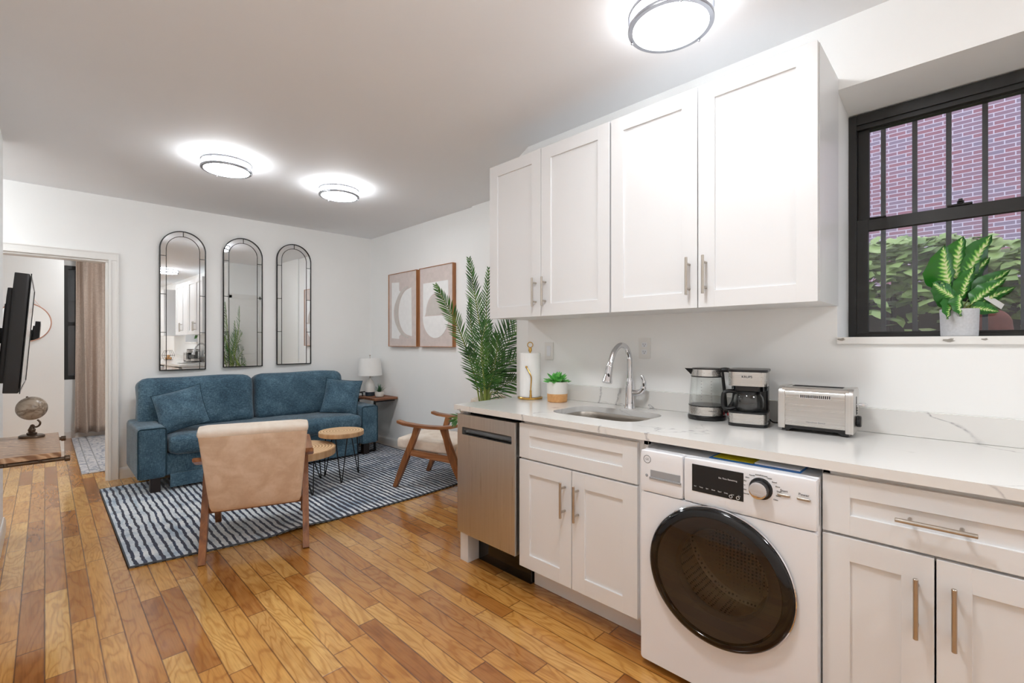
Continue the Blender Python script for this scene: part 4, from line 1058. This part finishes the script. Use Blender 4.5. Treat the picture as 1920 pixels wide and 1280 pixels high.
# ------------------------------------------------------------------ armchairs
def make_chair():
    t=thing('armchair','x','armchair',(0,0,0),0,'beige suede armchairs with walnut frames')
    for s in (-1,1):
        x=s*.272
        def bar(pts,w0,th,name,mat,bev=.004):
            # ribbon of rectangular section along pts (y,z) with in-plane width list
            bm=nb(); tmp=nb(); rings=[]
            P=[Vector((0,a,c)) for a,c in pts]
            for i,p in enumerate(P):
                d=(P[min(i+1,len(P)-1)]-P[max(i-1,0)]).normalized(); n_=Vector((0,-d.z,d.y)); w_=w0[i]/2
                rings.append([tmp.verts.new(p+n_*w_+Vector((x-th/2,0,0))),tmp.verts.new(p+n_*w_+Vector((x+th/2,0,0))),tmp.verts.new(p-n_*w_+Vector((x+th/2,0,0))),tmp.verts.new(p-n_*w_+Vector((x-th/2,0,0)))])
            for A,B in zip(rings,rings[1:]):
                for k in range(4): tmp.faces.new((A[k],A[(k+1)%4],B[(k+1)%4],B[k]))
            tmp.faces.new(rings[0]); tmp.faces.new(rings[-1]); bmesh.ops.recalc_face_normals(tmp,faces=tmp.faces)
            merge(bm,tmp); return obj(name,bm,mat,t)
        bar([(.352,0),(.30,.12),(.25,.24),(.20,.35),(.155,.45),(.125,.535)],[.034,.045,.052,.05,.046,.055],.036,'front_leg','walnut')
        bar([(-.352,0),(-.30,.10),(-.25,.21),(-.215,.29),(-.185,.37),(-.155,.46),(-.13,.538)],[.034,.046,.056,.062,.054,.048,.06],.036,'rear_leg','walnut')
        bar([(.215,.312),(.0,.296),(-.215,.28)],[.05,.05,.05],.03,'side_rail','walnut_x')
        # arm: plank, wide in x, curved in profile
        bm=nb(); tmp=nb(); prev=None; xc=s*.285
        ap=[(.315,.574,.028),(.25,.558,.034),(.12,.546,.036),(0,.542,.036),(-.12,.545,.036),(-.22,.558,.034),(-.30,.58,.032),(-.385,.612,.028)]
        for (y,z,hw) in ap:
            q=[tmp.verts.new((xc-hw,y,z-.012)),tmp.verts.new((xc+hw,y,z-.012)),tmp.verts.new((xc+hw,y,z+.012)),tmp.verts.new((xc-hw,y,z+.012))]
            if prev:
                for k in range(4): tmp.faces.new((prev[k],prev[(k+1)%4],q[(k+1)%4],q[k]))
            else: tmp.faces.new(q)
            prev=q
        tmp.faces.new(prev); bmesh.ops.recalc_face_normals(tmp,faces=tmp.faces); bmesh.ops.bevel(tmp,geom=[e for e in tmp.edges if e.calc_face_angle(0)>1],offset=.004,segments=2,affect='EDGES'); merge(bm,tmp); obj('armrest',bm,'walnut_x',t)
    for y,z,nm in ((.235,.30,'cross_rail'),(-.20,.268,'cross_rail')):
        b=nb(); box(b,-.258,.258,y-.012,y+.012,z-.022,z+.022,.003); obj(nm,b,'walnut_x',t)
    b=nb(); R=Matrix.Translation((0,.075,.366))@Matrix.Rotation(math.radians(2.5),4,'X'); rbox(b,(0,0,0),(.25,.285,.05),.028,(0,0,.010),n=9,Mx=R); obj('seat_cushion',b,'suede_top',t)
    b=nb(); c_=(0,-.335,.535); R=Matrix.Translation(c_)@Matrix.Rotation(math.radians(21),4,'X'); 
    tmp=nb(); rbox(tmp,(0,0,0),(.262,.045,.275),.026,(.0,.004,.0),n=9)
    for v in tmp.verts: v.co.x*=1+.07*(v.co.z/.275); 
    merge(b,tmp,R); bk=obj('backrest',b,'suede',t)
    b=nb(); tmp=nb(); rbox(tmp,(0,.002,.252),(.2825,.0485,.026),.024,(0,0,.0),n=7); merge(b,tmp,R); obj('back_flap',b,'suede_top',bk)
    return t
ch=make_chair(); ch.location=(1.004,3.355,0); ch.rotation_euler=(0,0,math.radians(-19.7)); ch['label']='beige suede armchair seen from behind, facing the sofa'
c2=tree_copy(ch); c2.location=(2.554,3.374,.0135); c2.rotation_euler=(0,0,math.radians(23.6)); c2['label']='beige suede armchair seen from its side, left of the dishwasher and palm'

# ------------------------------------------------------------------ side table, lamp, small plant
t=thing('side_table','small rustic wood side table with a black metal frame right of the sofa','side table',(2.845,5.145,0)); 
b=nb(); box(b,-.152,.148,-.235,.23,.595,.622,.003); obj('top',b,'rustic',t)
b=nb()
for y in (-.2,.2): box(b,-.145,-.125,y-.01,y+.01,.014,.594,.001); box(b,-.125,.12,y-.008,y+.008,.575,.594,.001); box(b,-.42,-.1455,y-.01,y+.01,.014,.034,.001)
box(b,-.143,-.127,-.19,.19,.30,.315,.001)
obj('frame',b,'black_metal',t)
b=nb(); box(b,-.135,-.125,.10,.11,.622,.665); box(b,-.135,-.125,.215,.225,.622,.665); box(b,-.135,-.125,.10,.225,.658,.668); box(b,-.135,.0,.215,.225,.658,.668); obj('guard_rail',b,'black_metal',t)
t=thing('table_lamp','white table lamp with a bottle shaped base and drum shade on the side table','table lamp',(2.81,5.245,.6225))
b=nb(); lathe(b,[(0,0),(.053,0),(.055,.003),(.055,.048),(0,.05)],40); obj('base',b,'navy_ceramic',t)
b=nb(); lathe(b,[(.0553,.0485),(.056,.10),(.053,.14),(.040,.175),(.022,.20),(.013,.215),(.0,.216)],40); obj('body',b,'ceramic',t)
b=nb(); cyl(b,(0,0,.21),.007,.07,'Z',12); cyl(b,(0,0,.455),.003,.03,'Z',8); sph(b,(0,0,.492),.009,seg=12); tube(b,[(.005,0,.23),(.03,-.03,.232)],.003,6); obj('stem',b,'nickel',t)
b=nb(); lathe(b,[(.145,.25),(.128,.458)],48); lathe(b,[(.126,.458),(.143,.25),(.145,.25)],48); lathe(b,[(.128,.458),(.126,.46),(.126,.458)],48); lathe(b,[(0,.452),(.01,.453)],8)
for k in range(3):
    a=k*2*PI/3; tube(b,[(0,0,.455),(.126*math.cos(a),.126*math.sin(a),.455)],.0015,6)
obj('shade',b,'shade',t,sharp=80)
t=thing('potted_aloe','small spiky aloe in a white bowl pot beside the table lamp','potted plant',(2.83,5.05,.6225))
b=nb(); lathe(b,[(0,0),(.035,0),(.047,.006),(.052,.03),(.052,.062),(.047,.063),(.046,.05),(0,.05)],36); obj('pot',b,'ceramic',t)
b=nb(); rng=random.Random(2)
for k in range(34): blade(b,(0,0,.05),rng.uniform(0,2*PI),math.radians(rng.uniform(28,85)),rng.uniform(.07,.125),.016,.05)
obj('foliage',b,'aloe',t)

# ------------------------------------------------------------------ palm
RT=Vector((math.cos(T),-math.sin(T),0)); FW=Vector((math.sin(T),math.cos(T),0))
t=thing('potted_palm','tall green potted areca palm standing behind the left end of the worktop','potted plant',(2.36,2.62,0))
b=nb(); lathe(b,[(0,0),(.10,0),(.11,.01),(.145,.30),(.15,.31),(.14,.312),(.13,.28),(0,.27)],40); obj('pot',b,'ceramic',t)
b=nb(); lathe(b,[(0,.285),(.131,.28)],30); obj('soil',b,'soil',t)
org=Vector((2.36,2.62,0)); D0=org.dot(FW)
def pw(px,py,dd=0):
    """point px right / up, metres, in the plant's own upright plane, dd further back"""
    return RT*px+UP*py+FW*dd
def frond(pts,l0,w_=.013,nl=30,start=.3,ang=38,flip=0,rs=1,sideN=None):
    bm=nb(); P=bez(pts,10); n=len(P)
    st=nb(); tube(st,P,.004,8,rad=[.0065*(1-.8*i/n)+.001 for i in range(n)])
    rn=random.Random(rs)
    for k in range(nl):
        s=start+(1-start)*k/(nl-1); f=s*(n-1); i=min(n-2,int(f)); p=P[i].lerp(P[i+1],f-i); d=(P[i+1]-P[i]).normalized()
        nrm=(sideN or -FW); sd=d.cross(nrm).normalized(); up=sd.cross(d).normalized()
        L_=l0*(.35+1.0*math.sin(PI*min(1,(s-start)/(1-start)*.85+.12))**.8)*(1-.25*(k/nl)**4)
        for sg in (-1,1):
            a=math.radians(ang*(1.25-.65*s)+rn.uniform(-5,5)); e=(d*math.cos(a)+sd*sg*math.sin(a)+up*(.35*rn.random()+.1)).normalized()
            wd=e.cross(up).normalized(); prev=None
            for q in range(5):
                u=q/4; c=p+e*L_*u+UP*(-.10*L_*u*u)+up*(.05*L_*math.sin(u*3)); ww=w_*.5*(math.sin(PI*min(.98,.12+.86*u))**.7) if q<4 else .0003
                r_=[bm.verts.new(c-wd*ww),bm.verts.new(c+up*ww*.35),bm.verts.new(c+wd*ww)]
                if prev:
                    bm.faces.new((prev[0],prev[1],r_[1],r_[0])); bm.faces.new((prev[1],prev[2],r_[2],r_[1]))
                prev=r_
    fo=obj('frond',bm,'palm',t,sharp=80); obj('frond_stem',st,'palm_stem',fo)
B=pw(0,.28)
Zr=lambda py,d=3.53: 1.267-(py-643)/870*d      # heights read against eye level
def Q(px,py,dd=0):
    # fixed plant-plane coordinates (metres right of the pot, metres above floor)
    d=D0+dd; cx=org.dot(RT)
    return RT*((px-960)/870*d-cx)+UP*(1.267-(py-643)/870*d)+FW*dd
FR=[([B,Q(898,745,.1),Q(876,660,.1),Q(850,595,.05),Q(818,537,.0)],.085,40,.42,36),
    ([B,Q(908,745,.05),Q(905,650,.05),Q(893,570,.05),Q(880,487,.05)],.085,46,.42,36),
    ([B,Q(912,745,.1),Q(912,660,.15),Q(912,580,.2),Q(916,505,.2)],.07,36,.40,34),
    ([B,Q(905,745,.2),Q(893,680,.15),Q(884,620,.2),Q(881,562,.2)],.06,28,.45,30),
    ([B,Q(916,745,.15),Q(930,690,.1),Q(955,640,.1),Q(985,600,.1)],.15,34,.30,50),
    ([B,Q(914,745,.1),Q(922,690,.06),Q(940,640,.08),Q(962,595,.08)],.13,34,.3,50),
    ([B,Q(910,745,.0),Q(906,700,-.02),Q(902,650,-.02),Q(912,605,0)],.12,34,.30,46),
    ([B,Q(916,745,.0),Q(922,710,.0),Q(930,670,.0),Q(932,628,.0)],.10,32,.30,44),
    ([B,Q(915,745,.2),Q(926,715,.15),Q(945,690,.15),Q(972,668,.15)],.15,30,.3,50),
    ([B,Q(902,748,.1),Q(900,720,.12),Q(890,690,.12),Q(878,655,.1)],.10,28,.3,40),
    ([B,Q(918,748,.25),Q(930,735,.18),Q(945,722,.2),Q(966,712,.2)],.12,26,.25,50),
    ([B,pw(-.07,.56,.05),pw(-.14,.68,.06),pw(-.19,.70,.05),pw(-.25,.67,.03)],.07,14,.5,30)]
for i,(p,l0,nl,st,an) in enumerate(FR): frond(p,l0*1.12,.0095,int(nl*.82),st,an+7,rs=i+1)

# ------------------------------------------------------------------ television, shelf, globe
t=thing('television','black flat television on a wall bracket at the left edge, seen from the side','television',(-.085,3.65,1.03),rot=(0,math.radians(4),0))
b=nb(); rbox(b,(-.028,0,.283),(.028,.50,.283),.008,n=5); tv=obj('housing',b,'black',t)
b=nb(); rbox(b,(-.062,0,.27),(.016,.42,.23),.012,n=5); obj('rear_cover',b,'black',tv)
b=nb(); box(b,.0005,.0015,-.485,.485,.018,.55); obj('screen',b,'screen',t)
b=nb(); ring(b,-.5,.5,.0,.566,.0,.004,.012,.001); obj('bezel',b,'blackgloss',t)
b=nb(); box(b,-.1275,-.078,-.05,.05,.23,.31,.002); box(b,-.094,-.078,-.04,.04,.10,.44,.003); obj('wall_bracket',b,'black_metal',t)
t=thing('wall_shelf','varnished swirl grained wood wall shelf with dark pipe brackets on the left wall','shelf',(-.197,3.755,.66))
b=nb(); box(b,.001,.258,-.375,.375,.012,.04,.003); obj('shelf_board',b,'shelfwood',t)
for y in (-.36,.36):
    b=nb(); cyl(b,(.001,y,0.0),.0105,.285,'X',14); cyl(b,(.27,y,0),.016,.022,'X',14,.002); cyl(b,(0,y,0),.03,.006,'X',20); obj('pipe_bracket',b,'bronze',t)
for x in (.06,.18):
    b=nb(); cyl(b,(x,-.37,-.004),.007,.016,'Z',10); obj('clip',b,'bronze',t)
t=thing('desk_globe','small antique style globe on a bronze figure stand on the wooden shelf','globe',(-.055,4.02,.7005),math.radians(-45))
b=nb(); lathe(b,[(0,0),(.06,0),(.062,.004),(.060,.012),(.052,.016),(0,.017)],36,Matrix.Diagonal((1.05,.8,1,1))); obj('base',b,'bronze',t)
b=nb(); lathe(b,[(.022,.016),(.024,.026),(.015,.032),(.018,.045),(.012,.058),(.009,.066),(.0,.068)],20); sph(b,(.004,0,.068),.010,1.3,.8,1,12); tube(b,bez([(.004,0,.068),(.025,0,.062),(.045,0,.072),(.05,0,.09),(.035,0,.105)],6),.005,8); obj('stand',b,'bronze',t)
b=nb(); sph(b,(0,0,.174),.07,seg=36); gl=obj('globe_ball',b,'globe',t,rot=None)
b=nb(); sph(b,(-.028,0,.241),.006,seg=10); obj('pole_pin',b,'bronze',gl)
# bedroom mirror, curtain, window
t=thing('round_mirror','round copper rimmed mirror hung by a cord on the bedroom wall','mirror',(-.155,7.079,1.487))
b=nb(); lathe(b,[(0,.006),(.2,.006)],64,Matrix.Rotation(PI/2,4,'X')); obj('mirror_glass',b,'mirror',t)
b=nb(); tube(b,[(.205*math.cos(2*PI*i/64),-.008,.205*math.sin(2*PI*i/64)) for i in range(64)],.005,8,closed=True); obj('rim',b,'copper',t)
b=nb(); tube(b,[(-.13,-.006,.158),(0,-.006,.36)],.0015,6); tube(b,[(.13,-.006,.158),(0,-.006,.36)],.0015,6); sph(b,(0,-.006,.36),.006,seg=10); obj('hanging_cord',b,'copper',t)
t=thing('curtain','gathered taupe linen curtain hanging beside the bedroom window','curtain',(.7,8.42,0))
b=nb(); tmp=nb(); g=[]; nx=150
for i in range(nx+1):
    u=i/nx; row=[]
    for j in range(25):
        v=j/24; z=.07+2.38*v
        pinch=1-.25*v; ph=u*2*PI*6.5
        amp=.08*(.75+.35*math.sin(u*9+1))*(1-.35*v)
        x=-.42+.95*u+.012*math.sin(ph*.5+v*2); y=amp*math.sin(ph+.6*math.sin(v*3+u*7))+.012*math.sin(ph*2.3+v*4)
        row.append(tmp.verts.new((x,y,z)))
    g.append(row)
for i in range(nx):
    for j in range(24): tmp.faces.new((g[i][j],g[i+1][j],g[i+1][j+1],g[i][j+1]))
merge(b,tmp); o=obj('fabric',b,'linen',t,sharp=80); md=o.modifiers.new('s','SOLIDIFY'); md.thickness=.003
b=nb(); cyl(b,(-.6,.0,2.47),.011,1.5,'X',14); sph(b,(-.61,0,2.47),.02,seg=14); obj('rod',b,'black_metal',t)
b=nb(); ring(b,.17,.95,.78,2.3,0,.06,.05,.002)
for v in b.verts: v.co=Vector((v.co.y,8.56+v.co.x,v.co.z))
box(b,.22,.9,8.565,8.60,1.5,1.55,.002); w2=struct('window_2',b,'frame_black')
b=nb(); box(b,.21,.91,8.592,8.596,.82,2.26); obj('window_pane',b,'glass',w2)
b=nb(); box(b,.05,1.1,8.95,8.98,.2,2.8); struct('wall_dark_outside',b,'dark')  # near-black sheet painted for the darkness outside the bedroom window

# wire fruit basket further along the worktop (seen in the left mirror)
t=thing('fruit_basket','hexagonal black wire basket at the near end of the worktop, seen in the mirror','basket',(2.1,-.75,.9105))
b=nb()
for z,r in ((.003,.07),(.10,.11),(.20,.07)): tube(b,[(r*math.cos(PI/3*i),r*math.sin(PI/3*i),z) for i in range(6)],.003,6,closed=True)
for i in range(6):
    a=PI/3*i; tube(b,[(.07*math.cos(a),.07*math.sin(a),.003),(.11*math.cos(a),.11*math.sin(a),.10),(.07*math.cos(a),.07*math.sin(a),.20)],.003,6)
obj('wire_frame',b,'black_metal',t)
first=None
for x,y,z in ((.03,.02,.036),(-.03,.02,.036),(0,-.035,.036),(0,.01,.085)):
    if first is None:
        b=nb(); sph(b,(0,0,0),.03,1,1,.9,16); o=tag(obj('onion',b,'potwood'),'brown onion in the black wire basket, seen in the mirror','onion','onions in the wire basket'); first=o
    else: o=first.copy(); C.objects.link(o)
    o.location=(2.1+x,-.75+y,.9105+z)

# ------------------------------------------------------------------ world and colour
wd=bpy.data.worlds.new('world'); sc.world=wd; wd.use_nodes=True
bg=wd.node_tree.nodes['Background']; bg.inputs[0].default_value=(.86,.89,1.0,1); bg.inputs[1].default_value=1.9
sc.view_settings.view_transform='Standard'; sc.view_settings.look='None'; sc.view_settings.gamma=1; sc.view_settings.use_curve_mapping=False
sc.view_settings.exposure=0.0
sc.cycles.max_bounces=10; sc.cycles.diffuse_bounces=7; sc.cycles.glossy_bounces=5; sc.cycles.transmission_bounces=8; sc.cycles.transparent_max_bounces=12
sc.cycles.use_denoising=True
sc.cycles.caustics_reflective=False; sc.cycles.caustics_refractive=False; sc.cycles.sample_clamp_indirect=6
